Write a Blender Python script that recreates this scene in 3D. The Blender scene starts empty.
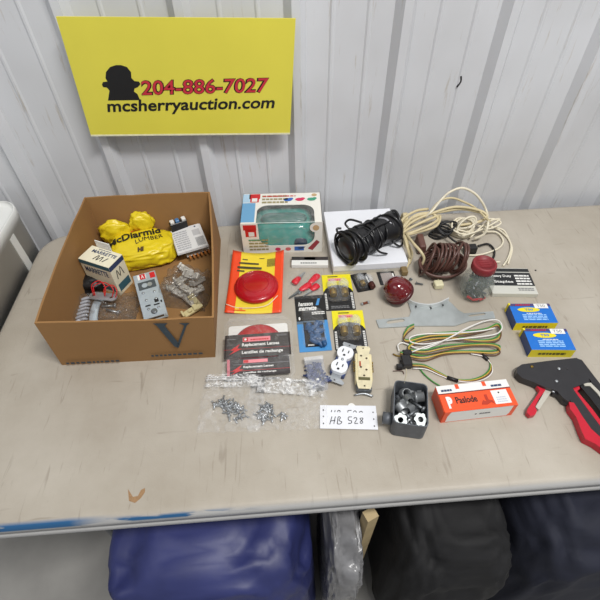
import bpy, bmesh, math, random
from mathutils import Vector, Matrix, noise
from mathutils.bvhtree import BVHTree
from mathutils.geometry import tessellate_polygon
random.seed(7)
PI = math.pi
C = bpy.context.scene.collection
TOP = 0.74          # height of the table top
EYE = Vector((0, 0, 1.54))
FPX = 450.0

# ------------------------------------------------------------------ camera
d = Vector((8, 409, FPX)).normalized()
xw = Vector((8390, -415, FPX)).normalized()
xw = (xw - d * xw.dot(d)).normalized()
zw = -d
yw = zw.cross(xw)
RM = Matrix((xw, yw, zw))           # camera (x right, y down, z forward) -> world

def ray(px, py): return RM @ Vector((px - 300, py - 300, FPX))
def P(px, py, h=0.0):
    """world point at height h above the table top, seen in the photo at px, py"""
    r = ray(px, py); t = (TOP + h - EYE.z) / r.z
    return EYE + r * t
def W(px, py, Y):
    r = ray(px, py); t = Y / r.y
    return EYE + r * t

cam = bpy.data.cameras.new('camera'); co = bpy.data.objects.new('camera', cam); C.objects.link(co)
cam.sensor_width = 36; cam.lens = FPX / 600 * 36; cam.clip_start = 0.02
right = RM @ Vector((1, 0, 0)); up = RM @ Vector((0, -1, 0)); back = RM @ Vector((0, 0, -1))
mm = Matrix((right, up, back)).transposed().to_4x4(); mm.translation = EYE
co.matrix_world = mm
bpy.context.scene.camera = co

# ------------------------------------------------------------------ materials
def lin(c):
    c = c / 255.0
    return c / 12.92 if c <= 0.04045 else ((c + 0.055) / 1.055) ** 2.4
def col(r, g, b): return (lin(r), lin(g), lin(b), 1)
MC = {}
def mat(name, rgb, rough=0.5, metal=0.0, var=0.0, scale=30.0, bump=0.0, bscale=60.0, spec=0.5, coat=0.0):
    if name in MC: return MC[name]
    m = bpy.data.materials.new(name); m.use_nodes = True
    nt = m.node_tree; b = nt.nodes['Principled BSDF']
    b.inputs['Base Color'].default_value = col(*rgb)
    b.inputs['Roughness'].default_value = rough
    b.inputs['Metallic'].default_value = metal
    b.inputs['Specular IOR Level'].default_value = spec
    b.inputs['Coat Weight'].default_value = coat
    tc = nt.nodes.new('ShaderNodeTexCoord')
    if var > 0:
        n = nt.nodes.new('ShaderNodeTexNoise'); n.inputs['Scale'].default_value = scale; n.inputs['Detail'].default_value = 5
        r = nt.nodes.new('ShaderNodeValToRGB')
        c = col(*rgb)
        r.color_ramp.elements[0].position = 0.3; r.color_ramp.elements[1].position = 0.7
        r.color_ramp.elements[0].color = tuple(x * (1 - var) for x in c[:3]) + (1,)
        r.color_ramp.elements[1].color = tuple(min(1, x * (1 + var)) for x in c[:3]) + (1,)
        nt.links.new(tc.outputs['Object'], n.inputs['Vector']); nt.links.new(n.outputs['Fac'], r.inputs['Fac'])
        nt.links.new(r.outputs['Color'], b.inputs['Base Color'])
    if bump > 0:
        n2 = nt.nodes.new('ShaderNodeTexNoise'); n2.inputs['Scale'].default_value = bscale; n2.inputs['Detail'].default_value = 3
        bp = nt.nodes.new('ShaderNodeBump'); bp.inputs['Strength'].default_value = bump; bp.inputs['Distance'].default_value = 0.002
        nt.links.new(tc.outputs['Object'], n2.inputs['Vector']); nt.links.new(n2.outputs['Fac'], bp.inputs['Height'])
        nt.links.new(bp.outputs['Normal'], b.inputs['Normal'])
    MC[name] = m
    return m

def film(name, rgb=(235, 235, 235), lo=0.08, hi=0.35, scale=60.0, rough=0.12, bump=0.6):
    """clear plastic film: see-through, with milky creases and gloss"""
    if name in MC: return MC[name]
    m = bpy.data.materials.new(name); m.use_nodes = True
    nt = m.node_tree; b = nt.nodes['Principled BSDF']; out = nt.nodes['Material Output']
    b.inputs['Base Color'].default_value = col(*rgb); b.inputs['Roughness'].default_value = rough
    b.inputs['Specular IOR Level'].default_value = 0.8
    tr = nt.nodes.new('ShaderNodeBsdfTransparent'); mx = nt.nodes.new('ShaderNodeMixShader')
    tc = nt.nodes.new('ShaderNodeTexCoord'); n = nt.nodes.new('ShaderNodeTexNoise'); n.inputs['Scale'].default_value = scale
    n.inputs['Detail'].default_value = 4; n.inputs['Distortion'].default_value = 1.5
    mr = nt.nodes.new('ShaderNodeMapRange'); mr.inputs['From Min'].default_value = 0.45; mr.inputs['From Max'].default_value = 0.75
    mr.inputs['To Min'].default_value = lo; mr.inputs['To Max'].default_value = hi
    bp = nt.nodes.new('ShaderNodeBump'); bp.inputs['Strength'].default_value = bump; bp.inputs['Distance'].default_value = 0.004
    nt.links.new(tc.outputs['Object'], n.inputs['Vector']); nt.links.new(n.outputs['Fac'], mr.inputs['Value'])
    nt.links.new(n.outputs['Fac'], bp.inputs['Height']); nt.links.new(bp.outputs['Normal'], b.inputs['Normal'])
    nt.links.new(mr.outputs['Result'], mx.inputs['Fac']); nt.links.new(tr.outputs[0], mx.inputs[1]); nt.links.new(b.outputs[0], mx.inputs[2])
    nt.links.new(mx.outputs[0], out.inputs['Surface'])
    MC[name] = m
    return m

white = mat('white_card', (225, 225, 222), 0.55)
paper = mat('paper', (214, 214, 214), 0.7)
black = mat('black_print', (22, 22, 24), 0.5)
ink = mat('ink', (30, 30, 34), 0.6)
greyprint = mat('grey_print', (120, 120, 122), 0.6)
red = mat('red_print', (196, 30, 34), 0.45)
steel = mat('zinc_steel', (176, 180, 184), 0.35, 0.75, 0.1, 60)
dsteel = mat('dull_steel', (120, 124, 128), 0.45, 0.7, 0.2, 80)
brass = mat('brass', (150, 124, 62), 0.3, 0.85, 0.1, 60)
blackplas = mat('black_plastic', (24, 24, 26), 0.38)
rubber = mat('black_rubber', (20, 20, 22), 0.45, bump=0.3, bscale=200)
clear = film('clear_blister', (240, 240, 240), 0.05, 0.14, 40, 0.08, 0.15)
zipfilm = film('zip_bag_film', (245, 245, 245), 0.03, 0.20, 45, 0.08, 0.9)
glint = film('zip_glint_film', (248, 248, 248), 0.05, 0.95, 70, 0.08, 1.0)  # near-opaque white noise patches, glints painted into the film colour

# ------------------------------------------------------------------ mesh builders
class G:
    def __init__(s): s.bm = bmesh.new(); s.mi = 0
    def _f(s, vs, smooth=False):
        try:
            f = s.bm.faces.new(vs); f.material_index = s.mi; f.smooth = smooth; return f
        except ValueError: return None
    def box(s, x0, y0, z0, x1, y1, z1, mis=None):
        v = [s.bm.verts.new(p) for p in ((x0,y0,z0),(x1,y0,z0),(x1,y1,z0),(x0,y1,z0),(x0,y0,z1),(x1,y0,z1),(x1,y1,z1),(x0,y1,z1))]
        F = [(3,2,1,0),(4,5,6,7),(0,1,5,4),(2,3,7,6),(3,0,4,7),(1,2,6,5)]   # bottom top front back left right
        for k, f in enumerate(F):
            ff = s._f([v[i] for i in f])
            if mis: ff.material_index = mis[k]
        return s
    def hexa(s, c):      # eight corners: bottom 4 ccw, top 4 ccw
        v = [s.bm.verts.new(p) for p in c]
        for f in [(3,2,1,0),(4,5,6,7),(0,1,5,4),(2,3,7,6),(3,0,4,7),(1,2,6,5)]: s._f([v[i] for i in f])
        return s
    def rings(s, rings, closed=True, cap0=True, cap1=True, smooth=True):
        R = [[s.bm.verts.new(p) for p in r] for r in rings]
        n = len(R[0])
        for a, b in zip(R, R[1:]):
            for i in range(n if closed else n - 1):
                j = (i + 1) % n
                s._f([a[i], a[j], b[j], b[i]], smooth)
        if cap0 and closed: s._f(list(reversed(R[0])))
        if cap1 and closed: s._f(R[-1])
        return s
    def cyl(s, a, b, r, r2=None, n=16, smooth=True, caps=True):
        a = Vector(a); b = Vector(b); r2 = r if r2 is None else r2
        t = (b - a).normalized(); u = t.orthogonal().normalized(); w = t.cross(u)
        return s.rings([[p + (u * math.cos(2*PI*i/n) + w * math.sin(2*PI*i/n)) * q for i in range(n)] for p, q in ((a, r), (b, r2))], smooth=smooth, cap0=caps, cap1=caps)
    def lathe(s, prof, o=(0,0,0), n=24, axis=None, sx=1, sy=1, cap=True):
        M = Matrix.Identity(3) if axis is None else Vector((0,0,1)).rotation_difference(Vector(axis)).to_matrix()
        o = Vector(o)
        return s.rings([[o + M @ Vector((max(r,1e-5)*math.cos(2*PI*i/n)*sx, max(r,1e-5)*math.sin(2*PI*i/n)*sy, z)) for i in range(n)] for r, z in prof], cap0=cap, cap1=cap)
    def tube(s, pts, r, n=8, smooth=True, sub=5, flat=None):
        pts = [Vector(p) for p in pts]
        if sub > 1 and len(pts) > 2: pts = spline(pts, sub)
        rings = []; u = None
        for i, p in enumerate(pts):
            t = (pts[min(i+1, len(pts)-1)] - pts[max(i-1, 0)])
            if t.length < 1e-9: t = Vector((1,0,0))
            t.normalize()
            if u is None: u = t.orthogonal().normalized()
            u = (u - t * u.dot(t))
            if u.length < 1e-6: u = t.orthogonal()
            u.normalize(); w = t.cross(u)
            rings.append([p + (u * math.cos(2*PI*k/n) + w * math.sin(2*PI*k/n)) * r for k in range(n)])
        return s.rings(rings, smooth=smooth)
    def plate(s, outer, holes=(), z0=0.0, z1=0.002):
        """flat plate from a 2-D outline with holes"""
        bm = bmesh.new(); loops = [outer] + list(holes)
        for L in loops:
            vs = [bm.verts.new((p[0], p[1], z0)) for p in L]
            for i in range(len(vs)): bm.edges.new((vs[i], vs[(i+1) % len(vs)]))
        bmesh.ops.triangle_fill(bm, use_beauty=True, edges=bm.edges[:])
        bmesh.ops.recalc_face_normals(bm, faces=bm.faces[:])
        if bm.faces and sum(f.normal.z for f in bm.faces) > 0:
            for f in bm.faces: f.normal_flip()
        g = bmesh.ops.extrude_face_region(bm, geom=bm.faces[:])
        for v in g['geom']:
            if isinstance(v, bmesh.types.BMVert): v.co.z = z1
        bmesh.ops.recalc_face_normals(bm, faces=bm.faces[:])
        s.add(bm); return s
    def add(s, bm, M=None):
        mp = {}
        for v in bm.verts: mp[v] = s.bm.verts.new(M @ v.co if M else v.co)
        for f in bm.faces:
            ff = s._f([mp[v] for v in f.verts], f.smooth)
        bm.free(); return s
    def xf(s, M):
        for v in s.bm.verts: v.co = M @ v.co
        return s
    def bevel(s, w, seg=2):
        bmesh.ops.bevel(s.bm, geom=s.bm.edges[:], offset=w, segments=seg, affect='EDGES', profile=0.5)
        return s

def spline(p, sub):
    out = []
    q = [p[0]*2 - p[1]] + list(p) + [p[-1]*2 - p[-2]]
    for i in range(1, len(q)-2):
        a, b, c, e = q[i-1:i+3]
        for k in range(sub):
            t = k / sub
            out.append(0.5*((2*b)+(c-a)*t+(2*a-5*b+4*c-e)*t*t+(3*b-a-3*c+e)*t**3))
    out.append(q[-2]); return out

def obj(name, g, m, parent=None, label=None):
    me = bpy.data.meshes.new(name)
    bm = g.bm if isinstance(g, G) else g
    bmesh.ops.recalc_face_normals(bm, faces=bm.faces[:])
    bm.to_mesh(me); bm.free()
    for x in (m if isinstance(m, (list, tuple)) else [m]): me.materials.append(x)
    o = bpy.data.objects.new(name, me); C.objects.link(o)
    if parent: o.parent = parent
    if label: o['label'] = label
    return o
def thing(name, label, cat, loc=(0,0,0), rz=0.0, group=None):
    o = bpy.data.objects.new(name, None); C.objects.link(o); o.empty_display_size = 0.02
    o.location = loc; o.rotation_euler = (0, 0, rz)
    return tag(o, label, cat, group)
def tag(o, label, cat, group=None):
    o['label'] = label; o['category'] = cat
    if group: o['group'] = group
    return o
def struct(o):
    o['kind'] = 'structure'; return o
def dup(o, parent=None, label=None):
    c = o.copy(); C.objects.link(c); c.parent = parent
    if label: c['label'] = label
    for ch in list(o.children): dup(ch, c)
    return c

def fit(quad, h=0.0):
    """centre, heading, width and depth of a rectangle given by its four photo corners (back-left, back-right, front-right, front-left)"""
    a, b, c, e = [P(x, y, h) for x, y in quad]
    ctr = (a+b+c+e)/4; u = ((b-a)+(c-e))/2; v = ((a-e)+(b-c))/2
    ang = (math.atan2(u.y, u.x) + math.atan2(-v.x, v.y)) / 2
    return ctr, ang, u.length, v.length

def text_mesh(s, shear=0.0, bold=0.0, space=1.0):
    cu = bpy.data.curves.new('lettering', 'FONT'); cu.body = s; cu.shear = shear; cu.offset = bold; cu.space_character = space
    cu.resolution_u = 3
    o = bpy.data.objects.new('t', cu); me = bpy.data.meshes.new_from_object(o)
    bpy.data.objects.remove(o); return me

class Face:
    """one printed face of a thing: normalised 0..1 coordinates, prints sit a hair above it"""
    def __init__(s, parent, o, U, V, lift=0.0003):
        s.p = parent; s.o = Vector(o); s.U = Vector(U); s.V = Vector(V); s.n = s.U.cross(s.V).normalized(); s.k = lift
    def pt(s, x, y, l=1): return s.o + s.U*x + s.V*y + s.n*s.k*l
    def poly(s, pts, m, l=1, name='printed_panel', label=None):
        bm = bmesh.new(); vs = [bm.verts.new(s.pt(x, y, l)) for x, y in pts]
        if len(pts) > 4:
            for tri in tessellate_polygon([[Vector((x*s.U.length, y*s.V.length, 0)) for x, y in pts]]): bm.faces.new([vs[i] for i in tri])
        else: bm.faces.new(vs)
        me_o = obj2(name, bm, m, s.p); 
        if label: me_o['label'] = label
        return me_o
    def rect(s, x0, y0, x1, y1, m, l=1, name='printed_panel', label=None):
        return s.poly([(x0,y0),(x1,y0),(x1,y1),(x0,y1)], m, l, name, label)
    def oval(s, cx, cy, rx, ry, m, l=1, name='printed_panel', n=20, label=None):
        return s.poly([(cx+rx*math.cos(2*PI*i/n), cy+ry*math.sin(2*PI*i/n)) for i in range(n)], m, l, name, label)
    def text(s, t, x0, y0, x1, y1, m, l=2, shear=0.0, bold=0.0, name='lettering', space=1.0):
        me = text_mesh(t, shear, bold, space)
        xs = [v.co.x for v in me.vertices]; ys = [v.co.y for v in me.vertices]
        a, b, c, e = min(xs), max(xs), min(ys), max(ys)
        for v in me.vertices:
            v.co = s.pt(x0 + (v.co.x-a)/(b-a)*(x1-x0), y0 + (v.co.y-c)/(e-c)*(y1-y0), l)
        me.materials.clear(); me.materials.append(m)
        o = bpy.data.objects.new(name, me); C.objects.link(o); o.parent = s.p
        return o
    def lines(s, x0, y0, x1, y1, n, m, l=2, fill=0.55, words=5, name='small_print'):
        bm = bmesh.new(); st = (y1-y0)/n
        for i in range(n):
            x = x0; yy = y0 + st*i
            while x < x1 - 0.01:
                w = (x1-x0)/words*random.uniform(0.5, 1.1); e = min(x+w, x1)
                bm.faces.new([bm.verts.new(s.pt(*q, l)) for q in ((x,yy),(e,yy),(e,yy+st*fill),(x,yy+st*fill))])
                x = e + (x1-x0)*0.03
        return obj2(name, bm, m, s.p)
    def stroke(s, strokes, m, w=0.01, l=2, name='handwriting'):
        g = G()
        for st in strokes:
            g.tube([s.pt(x, y, l) for x, y in st], w, 5, sub=3)
        return obj(name, g, m, s.p)
def obj2(name, bm, m, parent):
    me = bpy.data.meshes.new(name); bm.to_mesh(me); bm.free(); me.materials.append(m)
    o = bpy.data.objects.new(name, me); C.objects.link(o); o.parent = parent; return o
def topface(p, w, dd, h): return Face(p, (-w/2, -dd/2, h), (w, 0, 0), (0, dd, 0))
def frontface(p, w, dd, h): return Face(p, (-w/2, -dd/2, 0), (w, 0, 0), (0, 0, h))
def leftface(p, w, dd, h): return Face(p, (-w/2, dd/2, 0), (0, -dd, 0), (0, 0, h))

# ------------------------------------------------------------------ the room
def wall_material():
    m = bpy.data.materials.new('painted_steel_panel'); m.use_nodes = True
    nt = m.node_tree; b = nt.nodes['Principled BSDF']; L = nt.links
    b.inputs['Roughness'].default_value = 0.42
    tc = nt.nodes.new('ShaderNodeTexCoord')
    mp = nt.nodes.new('ShaderNodeMapping'); mp.inputs['Scale'].default_value = (60, 60, 5)
    n = nt.nodes.new('ShaderNodeTexNoise'); n.inputs['Scale'].default_value = 1.0; n.inputs['Detail'].default_value = 6; n.inputs['Roughness'].default_value = 0.7
    L.new(tc.outputs['Object'], mp.inputs[0]); L.new(mp.outputs[0], n.inputs['Vector'])
    r = nt.nodes.new('ShaderNodeValToRGB'); e = r.color_ramp.elements
    e[0].position = 0.27; e[0].color = col(176, 168, 156); e[1].position = 0.40; e[1].color = col(208, 210, 214)
    L.new(n.outputs['Fac'], r.inputs['Fac'])
    n2 = nt.nodes.new('ShaderNodeTexNoise'); n2.inputs['Scale'].default_value = 3; n2.inputs['Detail'].default_value = 3
    mx = nt.nodes.new('ShaderNodeMixRGB'); mx.blend_type = 'MULTIPLY'; mx.inputs['Fac'].default_value = 1
    r2 = nt.nodes.new('ShaderNodeValToRGB'); r2.color_ramp.elements[0].color = (0.86, 0.85, 0.84, 1); r2.color_ramp.elements[0].position = 0.3; r2.color_ramp.elements[1].position = 0.6
    L.new(tc.outputs['Object'], n2.inputs['Vector']); L.new(n2.outputs['Fac'], r2.inputs['Fac'])
    L.new(r.outputs['Color'], mx.inputs[1]); L.new(r2.outputs['Color'], mx.inputs[2]); L.new(mx.outputs[0], b.inputs['Base Color'])
    return m
WY = 1.066
ribs = [x*1.035 for x in (-1.51, -1.285, -1.065, -0.84, -0.617, -0.392, -0.165, 0.062, 0.287, 0.508, 0.727, 0.95, 1.17, 1.395, 1.62)]
prof = [(-1.75, 0)]
for i, x in enumerate(ribs):
    prof += [(x-.025, 0), (x-.009, -.020), (x+.009, -.020), (x+.022, 0)]
    if i < len(ribs)-1:
        nx = ribs[i+1]
        for f in (1/3, 2/3):
            q = x + (nx-x)*f
            prof += [(q-.006, 0), (q-.002, -.0025), (q+.002, -.0025), (q+.006, 0)]
prof += [(1.9, 0)]
g = G()
g.rings([[(x, WY+y, z) for x, y in prof] + [(1.9, WY+.06, z), (-1.75, WY+.06, z)] for z in (0, 2.6)], smooth=False)
wall = struct(obj('wall_back', g, wall_material()))
g = G()                                         # small black scuff on the panel
a = W(461, 76, WY-.002); b_ = W(457, 87, WY-.002)
g.tube([a, (a+b_)/2+Vector((.004,0,0)), b_], 0.0022, 6); obj('scuff_mark', g, black, wall)
g = G(); g.box(-2.2, -1.6, -0.05, 2.4, WY+.06, 0)
struct(obj('floor', g, mat('concrete', (150, 148, 144), 0.7, 0, 0.15, 6, 0.3, 20)))

# ------------------------------------------------------------------ sign
SY = WY - .042
s0 = W(91, 136, SY); s1 = W(290, 134, SY); s2 = W(73, 75, SY)
yel = mat('sign_yellow', (222, 212, 78), 0.35, 0, 0.03, 8)
sw = (s1 - s0).length
up_ = (s2 - s0).normalized(); su = (s1 - s0).normalized(); shh = (W(290, 75, SY) - s1).length
HS = 0.245
sg = thing('yellow_sign', 'yellow plastic sign with red phone number fixed to the ribbed wall', 'sign', s0)
M3 = Matrix((su, up_, Vector((0, -1, 0)))).transposed().to_4x4()
g = G(); g.hexa([M3 @ Vector(p) for p in ((0,0,-.003),(sw,0,-.003),(sw,HS,-.003),(0,HS,-.003),(0,0,0),(sw,0,0),(sw,HS,0),(0,HS,0))])
obj('panel', g, yel, sg)
g = G(); g.hexa([M3 @ Vector(p) for p in ((0,-.0008,-.0032),(sw,-.0008,-.0032),(sw,.004,-.0032),(0,.004,-.0032),(0,-.0008,.0004),(sw,-.0008,.0004),(sw,.003,.0004),(0,.003,.0004))])
obj('edge_strip', g, mat('worn_edge', (226, 224, 190), 0.5, 0, .1, 80), sg, 'pale worn lower edge')
def sgn(px, py):       # sign pixel -> normalised
    q = W(px, py, SY) - s0
    A = Matrix(((su.x, up_.x), (su.z, up_.z))).inverted()
    r = A @ Vector((q.x, q.z)); return r.x, r.y
F = Face(sg, (0,0,0), su, up_, 0.0004)
F.n = Vector((0,-1,0))
def F_quad_text(t, bl, br, tl, m, l, bold=0.0, grow=0.0, name='lettering'):
    me = text_mesh(t, 0, bold)
    A = Vector(sgn(*bl)); B = Vector(sgn(*br)); D = Vector(sgn(*tl))
    xs = [v.co.x for v in me.vertices]; ys = [v.co.y for v in me.vertices]; a, b, c, e = min(xs), max(xs), min(ys), max(ys)
    for v in me.vertices:
        u = (v.co.x-a)/(b-a)*(1+2*grow)-grow; w = (v.co.y-c)/(e-c)*(1+8*grow)-4*grow
        q = A + (B-A)*u + (D-A)*w
        v.co = F.pt(q.x, q.y, l)
    me.materials.clear(); me.materials.append(m)
    o = bpy.data.objects.new(name, me); C.objects.link(o); o.parent = sg
F_quad_text('204-886-7027', (142, 95.5), (267, 92.5), (141, 80), black, 1, 0.045, 0.003, 'lettering_outline')
F_quad_text('204-886-7027', (142, 95), (267, 92), (141, 80.5), mat('sign_red', (196, 46, 62), .4), 3, 0.008)
F_quad_text('mcsherryauction.com', (108, 115.5), (273, 111.5), (107, 100), black, 2, 0.022)
sil = [(108,100.5),(140,100),(137.5,94),(134,91.5),(134.5,88.5),(138,87),(140.5,84),(139,81.5),(134.5,81),(131.5,78),(131,72),(127,67),(121,65),(116,65),(110,67),(106,72),(105.5,78),(107.5,81.5),(103,82),(102,84.5),(103,87),(107,87.5),(109.5,90.5),(109,94)]
F.poly([sgn(*p) for p in sil], black, 1, 'emblem')

# ------------------------------------------------------------------ folding table
def table_material():
    m = bpy.data.materials.new('table_plastic'); m.use_nodes = True
    nt = m.node_tree; b = nt.nodes['Principled BSDF']; L = nt.links; N = nt.nodes.new
    b.inputs['Roughness'].default_value = 0.5
    tc = N('ShaderNodeTexCoord')
    n = N('ShaderNodeTexNoise'); n.inputs['Scale'].default_value = 5; n.inputs['Detail'].default_value = 6; n.inputs['Roughness'].default_value = .6
    L.new(tc.outputs['Object'], n.inputs['Vector'])
    r = N('ShaderNodeValToRGB'); e = r.color_ramp.elements
    e[0].position = .25; e[0].color = col(156, 147, 133); e[1].position = .7; e[1].color = col(179, 172, 160)
    L.new(n.outputs['Fac'], r.inputs['Fac'])
    # fine scratches and grime, two directions
    last = r.outputs['Color']
    for sc, rot, th in (((90, 9, 1), .5, .63), ((10, 80, 1), .9, .67), ((120, 14, 1), -.35, .66)):
        mp = N('ShaderNodeMapping'); mp.inputs['Scale'].default_value = sc; mp.inputs['Rotation'].default_value = (0, 0, rot)
        k = N('ShaderNodeTexNoise'); k.inputs['Scale'].default_value = 1; k.inputs['Detail'].default_value = 4; k.inputs['Distortion'].default_value = .8
        L.new(tc.outputs['Object'], mp.inputs[0]); L.new(mp.outputs[0], k.inputs['Vector'])
        rr = N('ShaderNodeMapRange'); rr.inputs['From Min'].default_value = th; rr.inputs['From Max'].default_value = th+.09; rr.inputs['To Max'].default_value = .38
        L.new(k.outputs['Fac'], rr.inputs['Value'])
        mx = N('ShaderNodeMixRGB'); mx.inputs[2].default_value = col(118, 106, 92)
        L.new(rr.outputs[0], mx.inputs[0]); L.new(last, mx.inputs[1]); last = mx.outputs[0]
    # blue paint rubbed along the front edge
    sx = N('ShaderNodeSeparateXYZ'); L.new(tc.outputs['Object'], sx.inputs[0])
    def band(out, lo, hi, soft):
        a = N('ShaderNodeMapRange'); a.inputs['From Min'].default_value = lo-soft; a.inputs['From Max'].default_value = lo+soft
        c = N('ShaderNodeMapRange'); c.inputs['From Min'].default_value = hi-soft; c.inputs['From Max'].default_value = hi+soft; c.inputs['To Min'].default_value = 1; c.inputs['To Max'].default_value = 0
        L.new(out, a.inputs['Value']); L.new(out, c.inputs['Value'])
        q = N('ShaderNodeMath'); q.operation = 'MULTIPLY'; L.new(a.outputs[0], q.inputs[0]); L.new(c.outputs[0], q.inputs[1]); return q.outputs[0]
    def mul(a, c, op='MULTIPLY'):
        q = N('ShaderNodeMath'); q.operation = op; L.new(a, q.inputs[0]); L.new(c, q.inputs[1]); return q.outputs[0]
    kn = N('ShaderNodeTexNoise'); kn.inputs['Scale'].default_value = 1; kn.inputs['Detail'].default_value = 5
    km = N('ShaderNodeMapping'); km.inputs['Scale'].default_value = (14, 60, 110); L.new(tc.outputs['Object'], km.inputs[0]); L.new(km.outputs[0], kn.inputs['Vector'])
    kr = N('ShaderNodeMapRange'); kr.inputs['From Min'].default_value = .30; kr.inputs['From Max'].default_value = .40; L.new(kn.outputs['Fac'], kr.inputs['Value'])
    kr2 = N('ShaderNodeMapRange'); kr2.inputs['From Min'].default_value = .46; kr2.inputs['From Max'].default_value = .55; L.new(kn.outputs['Fac'], kr2.inputs['Value'])
    m1 = mul(mul(band(sx.outputs[2], -.014, .002, .002), band(sx.outputs[0], -.9, -.34, .04)), kr.outputs[0])
    m2 = mul(mul(band(sx.outputs[2], -.012, -.003, .002), band(sx.outputs[0], -.34, -.10, .05)), kr2.outputs[0])
    bm_ = mul(mul(m1, m2, 'MAXIMUM'), band(sx.outputs[1], -1, .264, .003))
    mx = N('ShaderNodeMixRGB'); mx.inputs[2].default_value = col(38, 92, 138); L.new(bm_, mx.inputs[0]); L.new(last, mx.inputs[1])
    rm = N('ShaderNodeMapRange'); rm.inputs['From Min'].default_value = -.0005; rm.inputs['From Max'].default_value = -.006; L.new(sx.outputs[2], rm.inputs['Value'])
    inv = N('ShaderNodeMath'); inv.operation = 'SUBTRACT'; inv.inputs[0].default_value = 1; L.new(bm_, inv.inputs[1])
    rf = mul(rm.outputs[0], inv.outputs[0]); m5 = N('ShaderNodeMath'); m5.operation = 'MULTIPLY'; m5.inputs[1].default_value = .7; L.new(rf, m5.inputs[0])
    m6 = N('ShaderNodeMixRGB'); m6.inputs[2].default_value = col(186, 188, 190); L.new(m5.outputs[0], m6.inputs[0]); L.new(mx.outputs[0], m6.inputs[1])
    L.new(m6.outputs[0], b.inputs['Base Color'])
    bn = N('ShaderNodeTexNoise'); bn.inputs['Scale'].default_value = 350; bp = N('ShaderNodeBump'); bp.inputs['Strength'].default_value = .25; bp.inputs['Distance'].default_value = .001
    L.new(tc.outputs['Object'], bn.inputs['Vector']); L.new(bn.outputs['Fac'], bp.inputs['Height']); L.new(bp.outputs['Normal'], b.inputs['Normal'])
    return m
TX0, TX1, TY0, TY1, TR = -.655, 1.175, .255, 1.036, .085
def rrect(x0, x1, y0, y1, r, n=8):
    out = []
    for cx, cy, a0 in ((x1-r, y0+r, -PI/2), (x1-r, y1-r, 0), (x0+r, y1-r, PI/2), (x0+r, y0+r, PI)):
        for k in range(n+1):
            a = a0 + PI/2*k/n; out.append((cx+r*math.cos(a), cy+r*math.sin(a)))
    return out
tb = thing('folding_table', 'long beige plastic folding table with scuffed top against the ribbed wall', 'table', (0, 0, 0))
g = G(); R = []
for off, z in ((.03, -.049), (.002, -.049), (0, -.044), (0, -.029), (.003, -.0275), (.003, -.0245), (0, -.023), (.001, -.012), (.004, -.005), (.008, -.0012), (.014, 0), (.022, 0)):
    R.append([(x, y, z) for x, y in rrect(TX0+off, TX1-off, TY0+off, TY1-off, TR-off)])
g.rings(R)
tt = obj('tabletop', g, table_material(), tb); tt.location.z = TOP
g = G(); g.bm.free(); g = G()
rp = [(128,489),(133,497),(138,496),(141,490),(145,488),(145,492),(141,498),(135,503),(129,501)]
g.plate([P(*p).xy for p in rp], (), 0, .0004)
obj('rust_stain', g, mat('rust', (150, 118, 84), .8, 0, .15, 300), tt, 'brown V-shaped stain')
grey = mat('grey_tube', (110, 112, 115), .4, .6)
for x in (TX0+.25, TX1-.25):
    g = G()
    for y in (TY0+.08, TY1-.08): g.tube([(x, y, TOP-.050), (x-.03*(1 if x < 0 else -1), y, .02)], .014, 10, sub=1)
    g.tube([(x-.015*(1 if x < 0 else -1), TY0+.08, .4), (x-.015*(1 if x < 0 else -1), TY1-.08, .4)], .01, 8, sub=1)
    for y in (TY0+.08, TY1-.08): g.cyl((x-.03*(1 if x < 0 else -1), y, 0), (x-.03*(1 if x < 0 else -1), y, .03), .018)
    obj('leg', g, grey, tb)
    g = G(); g.tube([(x, TY0+.38, TOP-.05), (x+.22*(1 if x < 0 else -1), TY0+.38, TOP-.05), (x+.0, TY0+.38, .4)][::2], .008, 8, sub=1); obj('brace', g, grey, tb)
g = G(); g.lathe([(.0025, 0), (.002, .0015), (0, .002)], (0,0,0), 8)
o = obj('black_bead', g, black); o.location = P(535.5, 270.5); tag(o, 'tiny black speck on the bare table right of the staple box', 'bead')

# ------------------------------------------------------------------ totes beside the table
totm = mat('milky_plastic', (224, 224, 220), .4, 0, .06, 6)
totl = mat('white_plastic', (226, 227, 224), .4)
def tote(z, hgt, label):
    cx, cy = -.845, .765; w, dd = .36, .53
    t = thing('plastic_tote', label, 'storage tote', (cx, cy, z), 0, 'stacked totes left of the table')
    g = G(); R = []
    for k, zz in ((.975, 0), (.985, .006), (.995, hgt-.03), (1.0, hgt-.03), (1.0, hgt-.024)):
        R.append([(x*k, y*k, zz) for x, y in rrect(-w/2, w/2, -dd/2, dd/2, .05)])
    g.rings(R); obj('body', g, totm, t)
    g = G(); R = []
    for k, zz in ((.99, hgt-.035), (1.005, hgt-.034), (1.01, hgt-.012), (1.005, hgt-.002), (.99, hgt), (1.0, hgt-.004), (.97, hgt-.012)):
        R.append([(x*k, y*(1+(k-1)*.8), zz) for x, y in rrect(-w/2, w/2, -dd/2, dd/2, .05)])
    g.rings(R); obj('lid', g, totl, t)
    for y in (dd*.30, -dd*.30):
        g = G(); g.box(w/2*.95, y-.012, .05, w/2*1.005, y+.012, hgt-.036); obj('side_rib', g, totm, t)
    for (x, y) in ((.135, .16), (.128, .115), (.14, .07)):
        g = G(); g.lathe([(.009, 0), (.009, .0006), (0, .0006)], (x, y, hgt-.0118), 14, None, 1.1, .8); obj('vent_hole', g, mat('vent_dark', (70, 62, 55), .8), t, 'dark vent hole in the lid')
    return t
tote(0, .43, 'lower milky plastic tote on the floor left of the table')
tote(.43, .43, 'milky white plastic tote standing left of the table beside the carton')

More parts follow.
